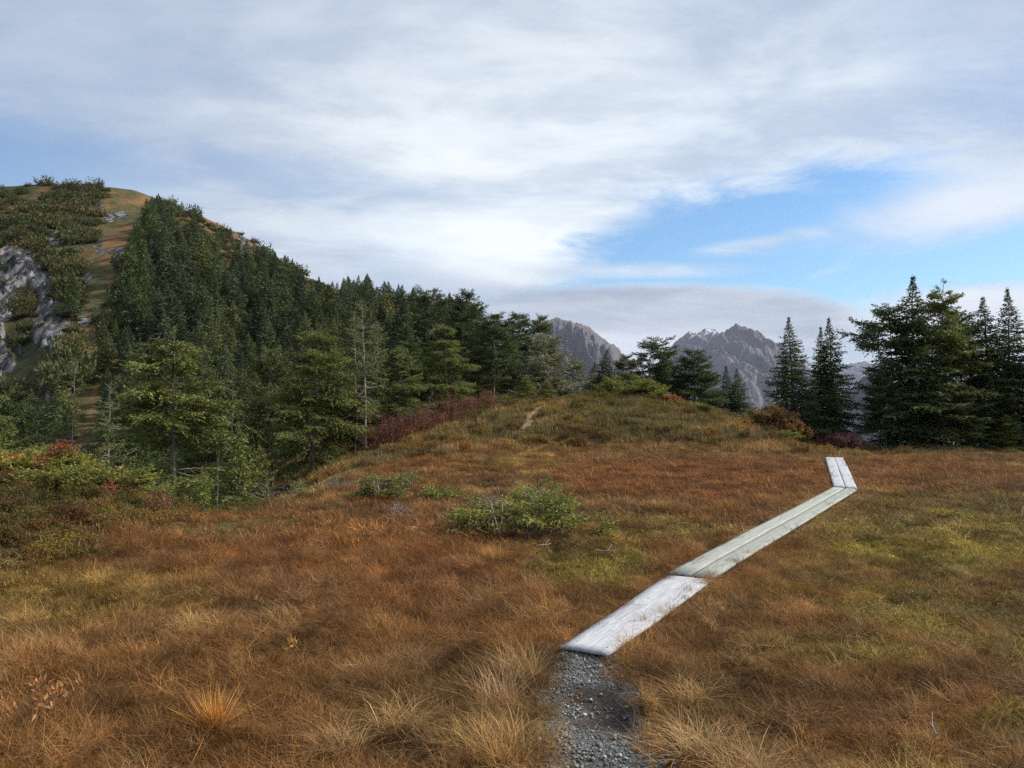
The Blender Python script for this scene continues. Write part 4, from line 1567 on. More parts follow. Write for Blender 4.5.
bush_at(75, 672, 30.6, .8, .35, 25, (.2, .1, .05), 'small orange-red bush right of the knoll crest shrubs', [(.36, .10, .04), (.3, .13, .05)], 160, None, .07, name='autumn_bush')
RL = [(.24, .065, .032), (.30, .10, .04), (.16, .06, .03)]
bush_at(80, 64, 11.7, .5, .62, 16, (.2, .08, .05), 'tallest red-leaved bush standing on the crest of the left mound', RL, 49, None, .05, .004, name='red_leaved_bush')
bush_at(81, 47, 11.3, .6, .40, 18, (.2, .08, .05), 'red-leaved bush spread left of the tallest one on the mound', RL, 49, None, .05, .004, name='red_leaved_bush')
bush_at(82, 86, 11.3, .45, .38, 14, (.2, .08, .05), 'small red-leaved bush right of the tallest one on the mound', RL, 49, None, .05, .004, name='red_leaved_bush')
bush_at(83, 108, 10.4, .42, .38, 16, (.2, .06, .05), 'dark red bush low on the front of the mound', [(.17, .05, .03), (.22, .08, .04)], 45, None, .045, .004, name='red_leaved_bush')
bush_at(84, 8, 11.0, .5, .35, 16, (.2, .1, .05), 'orange-leaved bush at the left picture edge of the mound', [(.42, .2, .05), (.4, .14, .04)], 90, None, .05, .004, name='red_leaved_bush')
bush_at(85, 160, 11.4, .5, .30, 16, (.2, .09, .08), 'faded pinkish bush at the right end of the mound', [(.20, .09, .065)], 28, None, .045, .004, name='red_leaved_bush')
bush_at(86, 112, 11.9, .3, .34, 9, (.3, .18, .08), 'thin tan-leaved bush behind the right half of the mound', [(.48, .26, .10)], 40, None, .05, .004, name='red_leaved_bush')
bush_at(87, 495, 11.9, .5, .42, 26, tuple(GREY * .8), 'bare grey twig bush at the top left of the large bog shrub', None, 0, None, rad=.004, name='dead_bush')
bush_at(88, 400, 11.3, .5, .26, 20, tuple(GREY * .7), 'bare grey twiggy bush left of the large bog shrub', None, 0, None, rad=.004, name='dead_bush')
bush_at(89, 345, 15, .8, .30, 26, tuple(GREY * .6), 'low bare grey twig bush at the bog edge under the grove', None, 0, None, rad=.005, name='dead_bush')

# tangle of fallen grey boughs at the gully rim
gw = Geo()
rg = np.random.default_rng(5)
for q in range(26):
    p = np.array([rg.normal() * .45, rg.normal() * .35, abs(rg.normal()) * .15 + .05])
    a_ = rg.uniform(-.9, .9) + (3.14 if rg.random() < .4 else 0)
    L = rg.uniform(.3, .9)
    d = np.array([math.cos(a_), math.sin(a_) * .6, rg.uniform(-.05, .55)])
    P = np.array([p, p + d * L * .5 + rg.normal(size=3) * .05, p + d * L + rg.normal(size=3) * .08])
    gw.tube(P, [.013, .009, .003], 4, GREY * rg.uniform(.25, .75))
    for _ in range(3):
        b0 = P[1] + (P[2] - P[1]) * rg.random()
        dd = nrm(d + rg.normal(size=3) * .7)
        gw.tube([b0, b0 + dd * .12, b0 + dd * .25 + [0, 0, .03]], [.006, .005, .002], 3, GREY * rg.uniform(.3, .9))
Yq = 16.2
xq = (286 - 512) / F * Yq
link('fallen_boughs', gw.mesh('fallen_boughs', [M_BARK]), None, 'tangle of fallen bleached grey boughs at the gully rim', 'dead branches', None, None, (xq, Yq, gz(xq, Yq)))


def stick(px, py, L, ang, label, c_=GREY, z=.1, r=.01, seed=1):
    p = on_plane(px, py, z)
    g_ = Geo()
    rg = np.random.default_rng(seed)
    d = np.array([math.cos(ang), math.sin(ang), .05])
    g_.tube([-d * L / 2, rg.normal(size=3) * .02, d * L / 2], [r, r * .9, r * .5], 5, c_)
    g_.tube([d * L * .1, d * L * .1 + [.05, .09, .04]], [r * .6, r * .3], 4, c_)
    link('stick', g_.mesh('stick', [M_BARK]), None, label, 'stick', None, None, (p[0], p[1], gz(p[0], p[1]) + z))


stick(606, 548, .24, -.35, 'short pale stick lying right of the large bog shrub', GREY * 1.0, .1, .006, 2)
stick(544, 541, .18, .5, 'pale stick lying at the front foot of the large bog shrub', GREY * 1.1, .1, .006, 3)
stick(880, 598, .4, .1, 'grey stick lying on the mossy lawn right of the boardwalk', GREY * .6, .05, .006, 4)
stick(933, 724, .13, 1.3, 'short pale stick poking up in the right foreground', GREY * .9, .10, .0045)

# ------------------------------------------------------------------ boardwalk
M_PALE, k, b = mat('bleached_plank')
tcn = k.node('ShaderNodeAttribute', attribute_name='along')
tcw = k.node('ShaderNodeAttribute', attribute_name='across')
pt = k.node('ShaderNodeAttribute', attribute_name='tint')
pv = k.xyz(k.m('MULTIPLY', tcn.outputs['Fac'], 1.4), k.m('MULTIPLY', tcw.outputs['Fac'], 26.0), pt.outputs['Fac'])
gr1 = k.noise(pv, 2.0, 6, .65, .2)
pv2 = k.xyz(k.m('MULTIPLY', tcn.outputs['Fac'], 1.0), k.m('MULTIPLY', tcw.outputs['Fac'], 2.5), 4.0)
bl = k.noise(pv2, 3.2, 5, .7, .4)
bl2 = k.noise(pv2, 11.0, 4, .7, .8)
col = k.mix(1.0, pt.outputs['Color'], k.mix(k.ramp(gr1, .3, .7), (.74, .75, .77, 1), (1.12, 1.12, 1.12, 1)), 'MULTIPLY')
col = k.mix(k.m('MULTIPLY', k.ramp(bl, .46, .70), .42), col, (.26, .265, .24, 1))
col = k.mix(k.m('MULTIPLY', k.ramp(bl2, .60, .70), .75), col, (.10, .085, .07, 1))
k.l.new(col, b.inputs['Base Color'])
b.inputs['Roughness'].default_value = .75
b.inputs['Specular IOR Level'].default_value = .3
bp = k.node('ShaderNodeBump')
bp.inputs['Strength'].default_value = .5
bp.inputs['Distance'].default_value = .004
k.l.new(gr1, bp.inputs['Height'])
k.l.new(bp.outputs[0], b.inputs['Normal'])


def plank(parent, L0, R0, L1, R1, th, tint, seed, seg=24, sag=.003, name='plank', ragged=0.006):
    """board between near edge L0-R0 and far edge L1-R1 (top corners)"""
    rg = np.random.default_rng(seed)
    L0, R0, L1, R1 = (np.array(v, float) for v in (L0, R0, L1, R1))
    t = np.linspace(0, 1, seg)
    length = np.linalg.norm(L1 - L0)
    nw = 7
    u = np.linspace(0, 1, nw)
    wob = np.cumsum(rg.normal(size=seg)) * .0012
    V, al, ac = [], [], []
    top = np.empty((seg, nw, 3))
    for i_, tt in enumerate(t):
        a_ = L0 + (L1 - L0) * tt
        c_ = R0 + (R1 - R0) * tt
        for j_, uu in enumerate(u):
            p = a_ + (c_ - a_) * uu
            p = p + [wob[i_] + (rg.normal() * .0015 if j_ in (0, nw - 1) else 0), 0, 0]
            p[2] += sag * math.sin(tt * 9 + seed) - .003 * (2 * uu - 1) ** 2 - (.004 if j_ in (0, nw - 1) else 0)
            if i_ in (0, seg - 1):
                p = p + nrm(L1 - L0) * rg.normal() * ragged
            top[i_, j_] = p
    bot = top.copy()
    bot[..., 2] -= th
    V = np.concatenate([top.reshape(-1, 3), bot.reshape(-1, 3)])
    al = np.tile(np.repeat(t * length, nw), 2)
    ac = np.tile(np.tile(u * np.linalg.norm(R0 - L0), seg), 2) + seed * .37
    n = seg * nw
    i_ = np.arange(seg - 1)[:, None] * nw
    j_ = np.arange(nw - 1)[None, :]
    q = np.stack([i_ + j_, i_ + j_ + 1, i_ + nw + j_ + 1, i_ + nw + j_], -1).reshape(-1, 4)
    fs = [q, q[:, ::-1] + n]
    e = np.arange(seg - 1) * nw
    fs.append(np.stack([e, e + nw, e + nw + n, e + n], -1))
    e2 = e + nw - 1
    fs.append(np.stack([e2 + nw, e2, e2 + n, e2 + nw + n], -1))
    f0 = np.arange(nw - 1)
    fs.append(np.stack([f0 + 1, f0, f0 + n, f0 + 1 + n], -1))
    f1 = f0 + (seg - 1) * nw
    fs.append(np.stack([f1, f1 + 1, f1 + 1 + n, f1 + n], -1))
    me = new_mesh(name, V, [np.concatenate(fs)], [M_PALE], np.broadcast_to(np.array(tint), (len(V), 3)), attrs={'along': al, 'across': ac})
    return link(name, me, parent)


def sleeper(parent, c_, d, w, tint):
    d = nrm(np.array([d[0], d[1], 0.0]))
    s = np.array([-d[1], d[0], 0.0])
    plank(parent, c_ - s * w / 2 - d * .05, c_ + s * w / 2 - d * .05, c_ - s * w / 2 + d * .05, c_ + s * w / 2 + d * .05, .08, tint, 91, seg=4, sag=0, name='sleeper', ragged=.002)


def lerp(a, b_, t):
    return a + (b_ - a) * t


def board(Q, tints, label, seam=.012, seed=1, th=.026, nsl=2):
    L0, R0, L1, R1 = Q
    r_ = link('boardwalk', None, label=label, cat='boardwalk', group='boardwalk sections')
    n = len(tints)
    for q in range(n):
        a_, c_ = q / n, (q + 1) / n
        g0 = seam / 2 / np.linalg.norm(R0 - L0)
        a_ += g0 if q else 0
        c_ -= g0 if q < n - 1 else 0
        plank(r_, lerp(L0, R0, a_), lerp(L0, R0, c_), lerp(L1, R1, a_), lerp(L1, R1, c_), th, tints[q], seed + q)
    for q in range(nsl):
        t = (.06 + .88 * q / max(1, nsl - 1))
        m0 = lerp(lerp(L0, R0, .5), lerp(L1, R1, .5), t)
        d = lerp(L1, R1, .5) - lerp(L0, R0, .5)
        for pl, tnt in zip([c for c in r_.children if c.name.startswith('plank')], tints):
            pv_ = np.array([v.co[:] for v in pl.data.vertices])[:24 * 7].reshape(24, 7, 3)
            for col_ in (1, 5):
                pn = pv_[min(23, max(0, int(round(t * 23))))][col_] + np.array([random.uniform(-.01, .01), random.uniform(-.02, .02), 0])
                gn = Geo()
                gn.tube([pn - [0, 0, .01], pn + [0, 0, .0015]], [.0055, .005], 6, (.055, .04, .035))
                gn.add([pn + [.005 * math.cos(k_ * 1.0472), .005 * math.sin(k_ * 1.0472), .0015] for k_ in range(6)], q=[[0, 1, 2, 3], [0, 3, 4, 5]], c=(.055, .04, .035))
                link('nail', gn.mesh('nail', [M_BARK]), pl)
        sleeper(r_, m0 - [0, 0, th + .004], d, np.linalg.norm(R0 - L0) * .86, (.2, .17, .14))
    return r_


board(BOARDS[0], [(.47, .475, .49)], 'nearest pale bleached boardwalk plank, starting at the gravel path', seed=1)
board(BOARDS[1], [(.345, .355, .305), (.32, .335, .29)], 'long grey-green middle boardwalk section with lengthwise seam', seam=.014, seed=5, nsl=5)
board(BOARDS[2], [(.43, .44, .46), (.46, .47, .49)], 'far pale boardwalk section with dark centre seam, bending left', seam=.009, seed=9, nsl=3)


def board_dist(x, y):
    """distance outside the boards (0 = on them)"""
    d = np.full(x.shape, 99.0)
    for Q in BOARDS:
        t, s, L, w, _, _ = board_frame(Q, x, y)
        d = np.minimum(d, np.maximum(np.maximum(-t, t - L), np.abs(s) - w * .92))
    return d


def board_right(x, y):
    """1 on the right-hand side of the boards"""
    s = np.zeros(x.shape)
    best = np.full(x.shape, 99.0)
    for Q in BOARDS[:2]:
        m0, m1 = (Q[0] + Q[1]) / 2, (Q[2] + Q[3]) / 2
        ax = (m1 - m0)[:2]
        ax = ax / np.linalg.norm(ax)
        t = (x - m0[0]) * ax[0] + (y - m0[1]) * ax[1]
        sd = (x - m0[0]) * ax[1] - (y - m0[1]) * ax[0]
        d = np.abs(sd) + np.maximum(-t, 0) * 3
        s = np.where(d < best, (sd > 0) * 1.0, s)
        best = np.minimum(d, best)
    return s


# ------------------------------------------------------------------ gravel path
def path_half(y):
    return np.interp(y, [-8, 3.4, 3.9, 4.7, 5.25, 5.6], [.32, .28, .27, .25, .19, .16])


ys = np.arange(-8, 5.62, .05)
us = np.linspace(-1, 1, 23)
YY, UU = np.meshgrid(ys, us, indexing='ij')
edge = 1 + (fbm(YY * 3, UU * 0 + np.sign(UU) * 5, 77, 3) - .5) * .5
XX = path_center(YY) + UU * path_half(YY) * 1.12 * edge
ZZ = height(XX, YY) + .006 + (fbm(XX * 9, YY * 9, 78, 3) - .5) * .02
n, mm = XX.shape
i = np.arange(n - 1)[:, None] * mm
j = np.arange(mm - 1)[None, :]
q = np.stack([i + j, i + j + 1, i + mm + j + 1, i + mm + j], -1).reshape(-1, 4)
M_PATH, k, b = mat('path_soil')
at_ = k.node('ShaderNodeAttribute', attribute_name='tint')
g = k.node('ShaderNodeNewGeometry')
nz = k.noise(g.outputs['Position'], 45, 5, .7)
k.l.new(k.mix(1.0, at_.outputs['Color'], k.mix(k.ramp(nz, .3, .7), (.55, .55, .55, 1), (1.4, 1.4, 1.4, 1)), 'MULTIPLY'), b.inputs['Base Color'])
b.inputs['Roughness'].default_value = .85
bp = k.node('ShaderNodeBump')
bp.inputs['Strength'].default_value = .8
bp.inputs['Distance'].default_value = .02
k.l.new(nz, bp.inputs['Height'])
k.l.new(bp.outputs[0], b.inputs['Normal'])


def soil(x, y):
    s = ell(x, y, .50, 4.62, .23, .44, .35) * sstep(fbm(x * 5, y * 5, 79, 3) + .25, .4, .7)
    return np.clip(s, 0, 1)


pc = mixc(np.broadcast_to(np.array([.10, .105, .10]), XX.shape + (3,)), (.030, .021, .016), soil(XX, YY))
link('gravel_path', new_mesh('gravel_path', np.stack([XX, YY, ZZ], -1).reshape(-1, 3), [q], [M_PATH], pc.reshape(-1, 3), smooth=True), kind='structure')

# pebbles
M_STONE = tint_mat('pebble_stone', (1, 1, 1), .8, .25, instancer=True)


def pebble(seed):
    rg = np.random.default_rng(seed)
    import bmesh
    bm = bmesh.new()
    bmesh.ops.create_icosphere(bm, subdivisions=1, radius=1)
    v = np.array([w.co[:] for w in bm.verts])
    f = np.array([[w.index for w in fc.verts] for fc in bm.faces])
    bm.free()
    v = v * rg.uniform(.65, 1.15, (len(v), 1)) * np.array([1, rg.uniform(.6, .9), rg.uniform(.4, .7)])
    return new_mesh('pebble', v, [f], [M_STONE], np.ones((len(v), 3)))


NP = 30000
py_ = rng.uniform(.8, 5.5, NP)
pu = rng.uniform(-1.3, 1.3, NP)
pxx = path_center(py_) + pu * path_half(py_)
so = soil(pxx, py_)
kp = (rng.random(NP) > so * .88) & (rng.random(NP) > sstep(np.abs(pu), .7, 1.3) ** .5 * .97)
kp &= board_dist(pxx, py_) > -.03
pxx, py_ = pxx[kp], py_[kp]
n = len(pxx)
sz = np.exp(rng.normal(math.log(.0046), .58, n)).clip(.0018, .017)
gt = rng.uniform(.08, .235, (n, 1)) * (np.array([.98, 1.0, .97]) + rng.normal(size=(n, 3)) * .03)
li = rng.random(n) < .06
gt[li] = rng.uniform(.38, .55, (li.sum(), 1)) * np.array([1, .97, .9])
scatter('gravel', np.column_stack([pxx, py_, height(pxx, py_) + .010 + sz * .2]), rng.uniform(-.5, .5, (n, 3)) + np.column_stack([np.zeros(n), np.zeros(n), rng.uniform(0, 6.28, n)]),
        np.column_stack([sz, sz, sz]), rng.integers(0, 6, n), gt, [pebble(500 + i_) for i_ in range(6)], 'grey crushed gravel covering the footpath')

# trail up the knoll
tp = np.array([(524, 441), (528, 434), (530, 428), (532, 422), (536, 415), (543, 409), (556, 405), (575, 402)], float)
tY = np.array([26.3, 27.0, 27.8, 28.6, 29.6, 30.6, 31.2, 31.8])
tx = (tp[:, 0] - 512) / F * tY
tt = np.linspace(0, 7, 60)
cx_, cy_ = np.interp(tt, range(8), tx), np.interp(tt, range(8), tY)
hw = .10 + .12 * fbm(tt * 2, tt * 0, 91, 3)
us = np.linspace(-1, 1, 5)
XX = cx_[:, None] + us[None, :] * hw[:, None]
YY = np.repeat(cy_[:, None], 5, 1)
ZZ = height(XX, YY) + .02
i = np.arange(59)[:, None] * 5
j = np.arange(4)[None, :]
q = np.stack([i + j, i + j + 1, i + 5 + j + 1, i + 5 + j], -1).reshape(-1, 4)
link('footpath', new_mesh('footpath', np.stack([XX, YY, ZZ], -1).reshape(-1, 3), [q], [M_PATH], np.broadcast_to(np.array([.21, .14, .066]), (300, 3)), smooth=True), kind='structure')


# ------------------------------------------------------------------ grass
def blade_clump(seed, n, rad, h, w, lean=.35, curl=.5, m_=None, cvar=.35, droop=0.0):
    rg = np.random.default_rng(seed)
    a_ = rg.uniform(0, 6.28, n)
    r_ = rad * np.sqrt(rg.random(n))
    b0 = np.column_stack([np.cos(a_) * r_, np.sin(a_) * r_, np.full(n, -.02)])
    la = rg.uniform(0, 6.28, n)
    d = np.column_stack([np.cos(la), np.sin(la), np.zeros(n)])
    H = h * rg.uniform(.45, 1.15, n)
    ln = np.abs(rg.normal(0, lean, n))
    cu = rg.uniform(.2, 1, n) * curl
    Ks = 4
    sd = np.column_stack([-d[:, 1], d[:, 0], np.zeros(n)])
    tw = rg.uniform(-.8, .8, n)
    sd = nrm(sd * np.cos(tw)[:, None] + d * np.sin(tw)[:, None])
    V = np.empty((n, Ks * 2 - 1, 3))
    ww = w * rg.uniform(.6, 1.3, n)
    for k_ in range(Ks):
        t = k_ / (Ks - 1)
        p = b0 + d * (H * (ln * t + cu * t * t))[:, None]
        p[:, 2] += H * (t - .28 * cu * t * t - droop * t ** 3) * (1 / np.sqrt(1 + ln ** 2))
        if k_ < Ks - 1:
            wd = (ww * (1 - .65 * t) * .5)[:, None]
            V[:, 2 * k_] = p - sd * wd
            V[:, 2 * k_ + 1] = p + sd * wd
        else:
            V[:, 2 * k_] = p
    nv = Ks * 2 - 1
    o_ = (np.arange(n) * nv)[:, None]
    q = np.concatenate([o_ + np.array([[0, 1, 3, 2]]), o_ + np.array([[2, 3, 5, 4]])])
    t3 = o_ + np.array([[4, 5, 6]])
    bright = np.exp(rg.normal(0, cvar * 1.1, (n, 1))).clip(.35, 2.2) * (np.ones(3) + rg.normal(size=(n, 3)) * .05)
    pale = rg.random(n) < .10
    bright[pale] = bright[pale] * np.array([1.35, 1.55, 1.9])
    c_ = np.repeat(bright, nv, axis=0)
    return new_mesh('grass_clump', V.reshape(-1, 3), [q, t3], [m_ or M_GRASS], c_)


fine = [blade_clump(600 + i_, 95, .13, .125, .0030, .75, .8) for i_ in range(6)]
long_ = [blade_clump(620 + i_, 50, .10, .16, .0026, .60, .85, droop=.15) for i_ in range(4)]
farc = [blade_clump(640 + i_, 70, .22, .15, .0075, .55, .6) for i_ in range(5)]
mossc = [blade_clump(660 + i_, 110, .14, .055, .006, .7, .4) for i_ in range(3)]
heath = [blade_clump(680 + i_, 120, .26, .22, .012, .55, .3, cvar=.5) for i_ in range(4)]


def shrublet(seed, wood, leaf):
    gw, gl = bush(seed, .5, .26, 16, wood, [leaf], 60, .035, .004, 4)
    V = np.concatenate([np.concatenate(gw.v), np.concatenate(gl.v)])
    nq = sum(len(v) for v in gw.v)
    Q = np.concatenate(gw.q + [q_ + nq for q_ in gl.q])
    return new_mesh('shrublet', V, [Q], [M_GRASS], np.concatenate([np.concatenate(gw.c), np.concatenate(gl.c)]))


lets = [shrublet(700 + i_, (.9, .7, .6), lf) for i_, lf in enumerate([(1.15, 1.1, .7), (1.0, 1.15, .6), (1.0, .8, .6), (.8, .9, .7)])]


def wedge(n, y0, y1, side=1.1, extra=.8):
    """random points in the visible wedge between distances y0 and y1"""
    y = np.sqrt(rng.uniform(y0 ** 2, y1 ** 2, n))
    x = rng.uniform(-1, 1, n) * (y * .667 * side + extra)
    return x, y


def bog_edge(px):
    return np.interp(px, [-400, 0, 60, 150, 190, 250, 300, 340, 400, 500, 760, 1030, 1500], [7.2, 7.5, 8.2, 9.9, 11.2, 12.6, 13.4, 17, 21.5, 23.6, 24.0, 26.0, 26.0])


def in_bog(x, y, soft_=.06):
    px, _ = proj(x, y, np.zeros_like(x))
    px = np.where(y < 1, 512 + F * x / np.maximum(y, .3), px)
    e = bog_edge(px) * (1 + (fbm(x / 1.2, y / 1.2, 171, 3) - .5) * .14)
    return y < e


def place_bog(n, y0, y1, group, sc0, hk, name, dz=0.0, brd=0.035):
    x, y = wedge(n, y0, y1)
    ok_ = in_bog(x, y)
    pd_ = np.abs(x - path_center(y)) - path_half(y) * (1 + (fbm(y * 3.5, x * 0 + np.sign(x - path_center(y)) * 9, 88, 4) - .45) * .45)
    ok_ &= ~((pd_ < rng.uniform(-.01, .06, len(x))) & (y < 5.6))
    ok_ &= board_dist(x, y) > brd - .03 * board_right(x, y)
    x, y = x[ok_], y[ok_]
    c_, h_, m_ = bog_fields(x, y)
    return x, y, c_, h_, m_


parts = []
# near field: fine sedge
x, y, c_, h_, ms = place_bog(16500, 1.2, 9.5, None, 1, 1, 'near')
n = len(x)
tall = sstep(fbm(x / .9, y / .9, 181, 3), .55, .7)
isl = rng.random(n) < .06 + .4 * tall * (1 - ms)
mo = rng.random(n) < ms * .75
idx = np.where(mo, 15 + rng.integers(0, 3, n), np.where(isl, 6 + rng.integers(0, 4, n), rng.integers(0, 6, n)))
hs = np.where(mo, 1.0, h_ / .17)
edge = 1 - (.5 - .3 * board_right(x, y)) * (1 - sstep(board_dist(x, y), .03, .25))
edge2 = 1 - .35 * (1 - sstep(np.abs(x - path_center(y)) - path_half(y), .0, .2)) * (y < 5.6)
hs = hs * edge * edge2 * rng.uniform(.75, 1.2, n)
parts.append((x, y, idx, hs, np.ones(n), c_, isl, mo))
# middle and far field: wider blades in wider clumps
x, y, c_, h_, ms = place_bog(33000, 9.0, 29.5, None, 1, 1, 'far', brd=.09)
n = len(x)
mo = rng.random(n) < ms * .6
idx = np.where(mo, 15 + rng.integers(0, 3, n), 10 + rng.integers(0, 5, n))
hs = np.where(mo, 1.2, h_ / .18) * rng.uniform(.7, 1.2, n) * (1 - .5 * (1 - sstep(board_dist(x, y), .04, .3)))
parts.append((x, y, idx, hs, np.where(mo, 1.6, 1.0), c_, np.zeros(n, bool), mo))
x, y, idx, hs, ws, c_, isl, mo = (np.concatenate([p[i_] for p in parts]) for i_ in range(8))
n = len(x)
tint = c_ * np.exp(rng.normal(0, .22, (n, 1)))
tint = np.where(isl[:, None], tint * .5 + np.array([.36, .22, .085]) * .5, tint)
_, _, tdx, tdy = worley(x, y, .42, True)
rzg = rng.uniform(0, 6.28, n)
lx, ly = np.cos(rzg) * tdx + np.sin(rzg) * tdy, -np.sin(rzg) * tdx + np.cos(rzg) * tdy
lean_ = np.where(y < 11, .75, .4)
scatter('bog_grass', np.column_stack([x, y, height(x, y) - .01]), np.column_stack([rng.normal(size=n) * .15 - ly * lean_, rng.normal(size=n) * .15 + lx * lean_, rzg]),
        np.column_stack([ws, ws, hs]), idx, tint, fine + long_ + farc + mossc, 'rust and tan dry sedge carpeting the bog')

# heather and dry grass of knoll, mound and bog margins
x, y = wedge(34000, 7.0, 44, 1.12)
xa, ya = wedge(16000, 7.0, 19, 1.15)
x, y = np.append(x, xa), np.append(y, ya)
ok_ = ~in_bog(x, y)
zb = height0(x, y)
pxx, pyy = proj(x, y, zb)
ok_ &= (zb > -1.8) & ~((pxx > 860) & (y > 33))
# keep the trail clear
td = np.min(np.hypot(x[:, None] - cx_[None, ::3], y[:, None] - cy_[None, ::3]), axis=1)
ok_ &= td > .26
x, y, pxx, pyy = x[ok_], y[ok_], pxx[ok_], pyy[ok_]
n = len(x)
n5 = fbm(x / 1.6, y / 1.6, 191, 4)
n6 = fbm(x / .8, y / .8, 192, 3)
hc = mixc(np.broadcast_to(np.array([.205, .152, .055]), (n, 3)), (.14, .090, .042), sstep(n6, .45, .65))
hc = mixc(hc, (.38, .23, .085), .75 * sstep(n5, .5, .66))
lowk = ell(pxx, pyy, 620, 449, 240, 6, .5)
hc = mixc(hc, (.42, .24, .09), lowk * .7)
hc = mixc(hc, (.19, .155, .05), .7 * ell(pxx, pyy, 620, 415, 110, 18, .6) * sstep(n6, .4, .6))
md = ell(x, y, -6.6, 10.6, 4.8, 3.4, .3)
mdc = mixc(np.broadcast_to(np.array([.13, .115, .042]), (n, 3)), (.20, .105, .06), sstep(n6, .5, .68))
mdc = mixc(mdc, (.30, .20, .08), sstep(n5, .55, .7) * .8)
hc = mixc(hc * .92, mdc * .72, md)
hs = rng.uniform(.5, 1.25, n) * np.where(y < 20, .8, 1.0)
tint = hc * rng.uniform(.65, 1.3, (n, 1))
small = np.where(y < 20, .62, 1.0)
scatter('heather', np.column_stack([x, y, height(x, y) - .02]), np.column_stack([rng.normal(size=(n, 2)) * .15, rng.uniform(0, 6.28, n)]),
        np.column_stack([small, small, hs * small * 1.05]), np.where(rng.random(n) < .04 + .38 * md + .10 * sstep(n6, .45, .6), 4 + rng.integers(0, 4, n), rng.integers(0, 4, n)), tint, heath + lets, 'brown and olive heather and dry grass on knoll and mound')


# ------------------------------------------------------------------ single tussocks that stand out
def tussock(seed, px, py, w, h, n, c_, label, lean=.5, curl=.7, wd=.003, name='grass_tussock', rad=.06, droop=.1, tilt=(0, 0)):
    p = on_plane(px, py, 0.0)
    m_ = blade_clump(seed, n, rad, h, wd, lean, curl, M_TUFT, .35, droop)
    o = link(name, m_, None, label, 'grass tussock', None, None, (p[0], p[1], gz(p[0], p[1])))
    o.rotation_euler = (tilt[0], tilt[1], 0)
    # colour sits in the mesh: scale the per-blade tint
    at_ = m_.color_attributes['tint']
    buf = np.empty(len(m_.vertices) * 4, np.float32)
    at_.data.foreach_get('color', buf)
    buf = buf.reshape(-1, 4)
    buf[:, :3] *= np.array(c_)
    at_.data.foreach_set('color', buf.ravel())
    return o


tussock(1, 214, 724, .3, .24, 330, (.52, .24, .055), 'bright orange fan-shaped grass tussock in the left foreground', .75, .35, .0032, rad=.05, droop=0)
PALE = (.38, .235, .095)
tussock(2, 522, 668, .3, .34, 420, PALE, 'tall pale straw tussock close left of the boardwalk start', .45, .55, .003, rad=.13)
tussock(3, 500, 690, .3, .30, 320, (.44, .27, .13), 'tan tussock just in front of the tall pale straw one', .5, .6, .003, rad=.13)
tussock(4, 398, 716, .3, .27, 360, PALE, 'drooping pale tussock at lower centre left', .6, .8, .003, rad=.13, droop=.25)
tussock(5, 340, 742, .3, .25, 320, (.36, .22, .095), 'bleached drooping tussock near the bottom edge left of centre', .6, .8, .003, rad=.13, droop=.25)
tussock(6, 700, 738, .3, .28, 420, (.41, .26, .115), 'pale bent-over tussock right of the gravel path', .6, .8, .003, rad=.12, droop=.25)
tussock(7, 745, 765, .3, .27, 380, (.39, .245, .105), 'pale tussock at the bottom edge right of the gravel path', .55, .7, .003, rad=.12, droop=.2)
tussock(8, 690, 690, .3, .22, 260, (.42, .25, .10), 'tan arching tussock on the right bank of the gravel path', .7, .8, .003, rad=.10, droop=.25)
tussock(9, 500, 745, .3, .26, 360, (.42, .25, .09), 'thick tan tussock on the left bank of the gravel path', .5, .6, .003, rad=.14)
tussock(10, 492, 557, .3, .24, 260, (.50, .28, .085), 'yellow-orange tussock left of the mossy lawn', .35, .35, .0035, rad=.10)
tussock(11, 630, 640, .3, .16, 260, (.40, .24, .07), 'olive-tan tussock overhanging the right edge of the nearest plank', .6, .6, .003, rad=.10)
tussock(12, 668, 612, .3, .17, 280, (.38, .20, .07), 'brown tussock bulging over the middle of the nearest plank', .55, .6, .003, rad=.11)


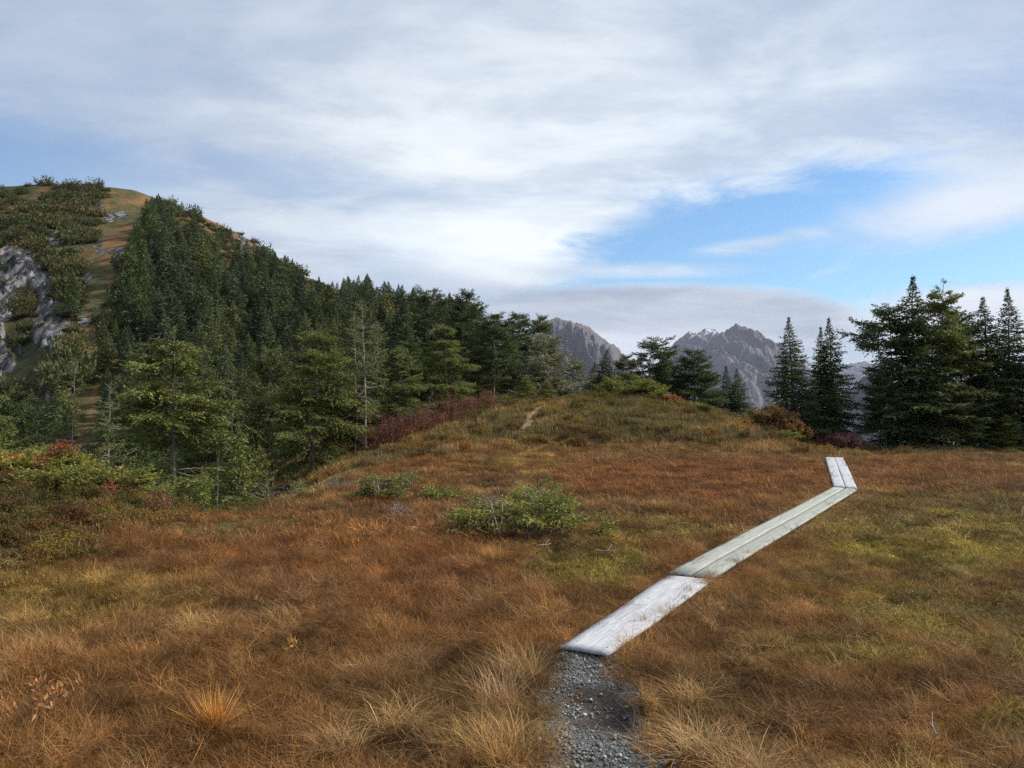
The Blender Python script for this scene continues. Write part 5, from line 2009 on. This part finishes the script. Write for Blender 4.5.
# orange broad-leaved plants
def leafy(seed, px, py, n, h, c_, label):
    rg = np.random.default_rng(seed)
    p = on_plane(px, py, 0.0)
    gs, gl = Geo(), Geo()
    for q in range(n):
        a_ = rg.uniform(0, 6.28)
        b0 = np.array([rg.normal() * .06, rg.normal() * .05, 0])
        tip = b0 + np.array([math.cos(a_) * .08, math.sin(a_) * .08, h * rg.uniform(.6, 1.1)])
        gs.tube([b0, (b0 + tip) / 2 + [0, 0, .02], tip], [.0025, .002, .0012], 3, (.25, .12, .05))
        m_ = 5
        B = tip + rg.normal(size=(m_, 3)) * .012
        D = nrm(rg.normal(size=(m_, 3)) * .7 + [0, 0, .8])
        gl.leaves(B, D, rg.uniform(.035, .065, m_), .017, np.array(c_) * rg.uniform(.7, 1.3, (m_, 1)), up=1.2, rg=rg)
    r_ = link('leafy_plant', None, label=label, cat='plant', loc=(p[0], p[1], gz(p[0], p[1])))
    link('stem', gs.mesh('stem', [M_BARK]), r_)
    link('foliage', gl.mesh('foliage', [M_LEAF]), r_)


leafy(1, 36, 722, 14, .20, (.36, .17, .06), 'salmon-orange leafy plant nearest the lower left corner')
leafy(2, 60, 716, 10, .19, (.34, .17, .06), 'salmon-orange leafy plant right beside the corner one')
leafy(3, 300, 655, 5, .14, (.40, .22, .06), 'tiny yellowish leafy plant in the left middle of the bog')

# pale seed heads standing over the far sedge
cot = [blade_clump(800 + i_, 2, .05, .23, .0065, .2, .2, cvar=.1) for i_ in range(3)]
x, y = wedge(1000, 11, 24)
px_s, py_s = proj(x, y, np.zeros_like(x))
ok_ = in_bog(x, y) & (board_dist(x, y) > .15) & (rng.random(len(x)) < .25 + .75 * ell(px_s, py_s, 705, 470, 130, 18, .5))
x, y = x[ok_], y[ok_]
n = len(x)
scatter('cotton_grass', np.column_stack([x, y, height(x, y)]), np.column_stack([rng.normal(size=(n, 2)) * .1, rng.uniform(0, 6.28, n)]),
        np.column_stack([np.ones(n)] * 3), rng.integers(0, 3, n), np.tile([[.62, .50, .36]], (n, 1)), cot, 'pale seed stalks standing over the rusty sedge')
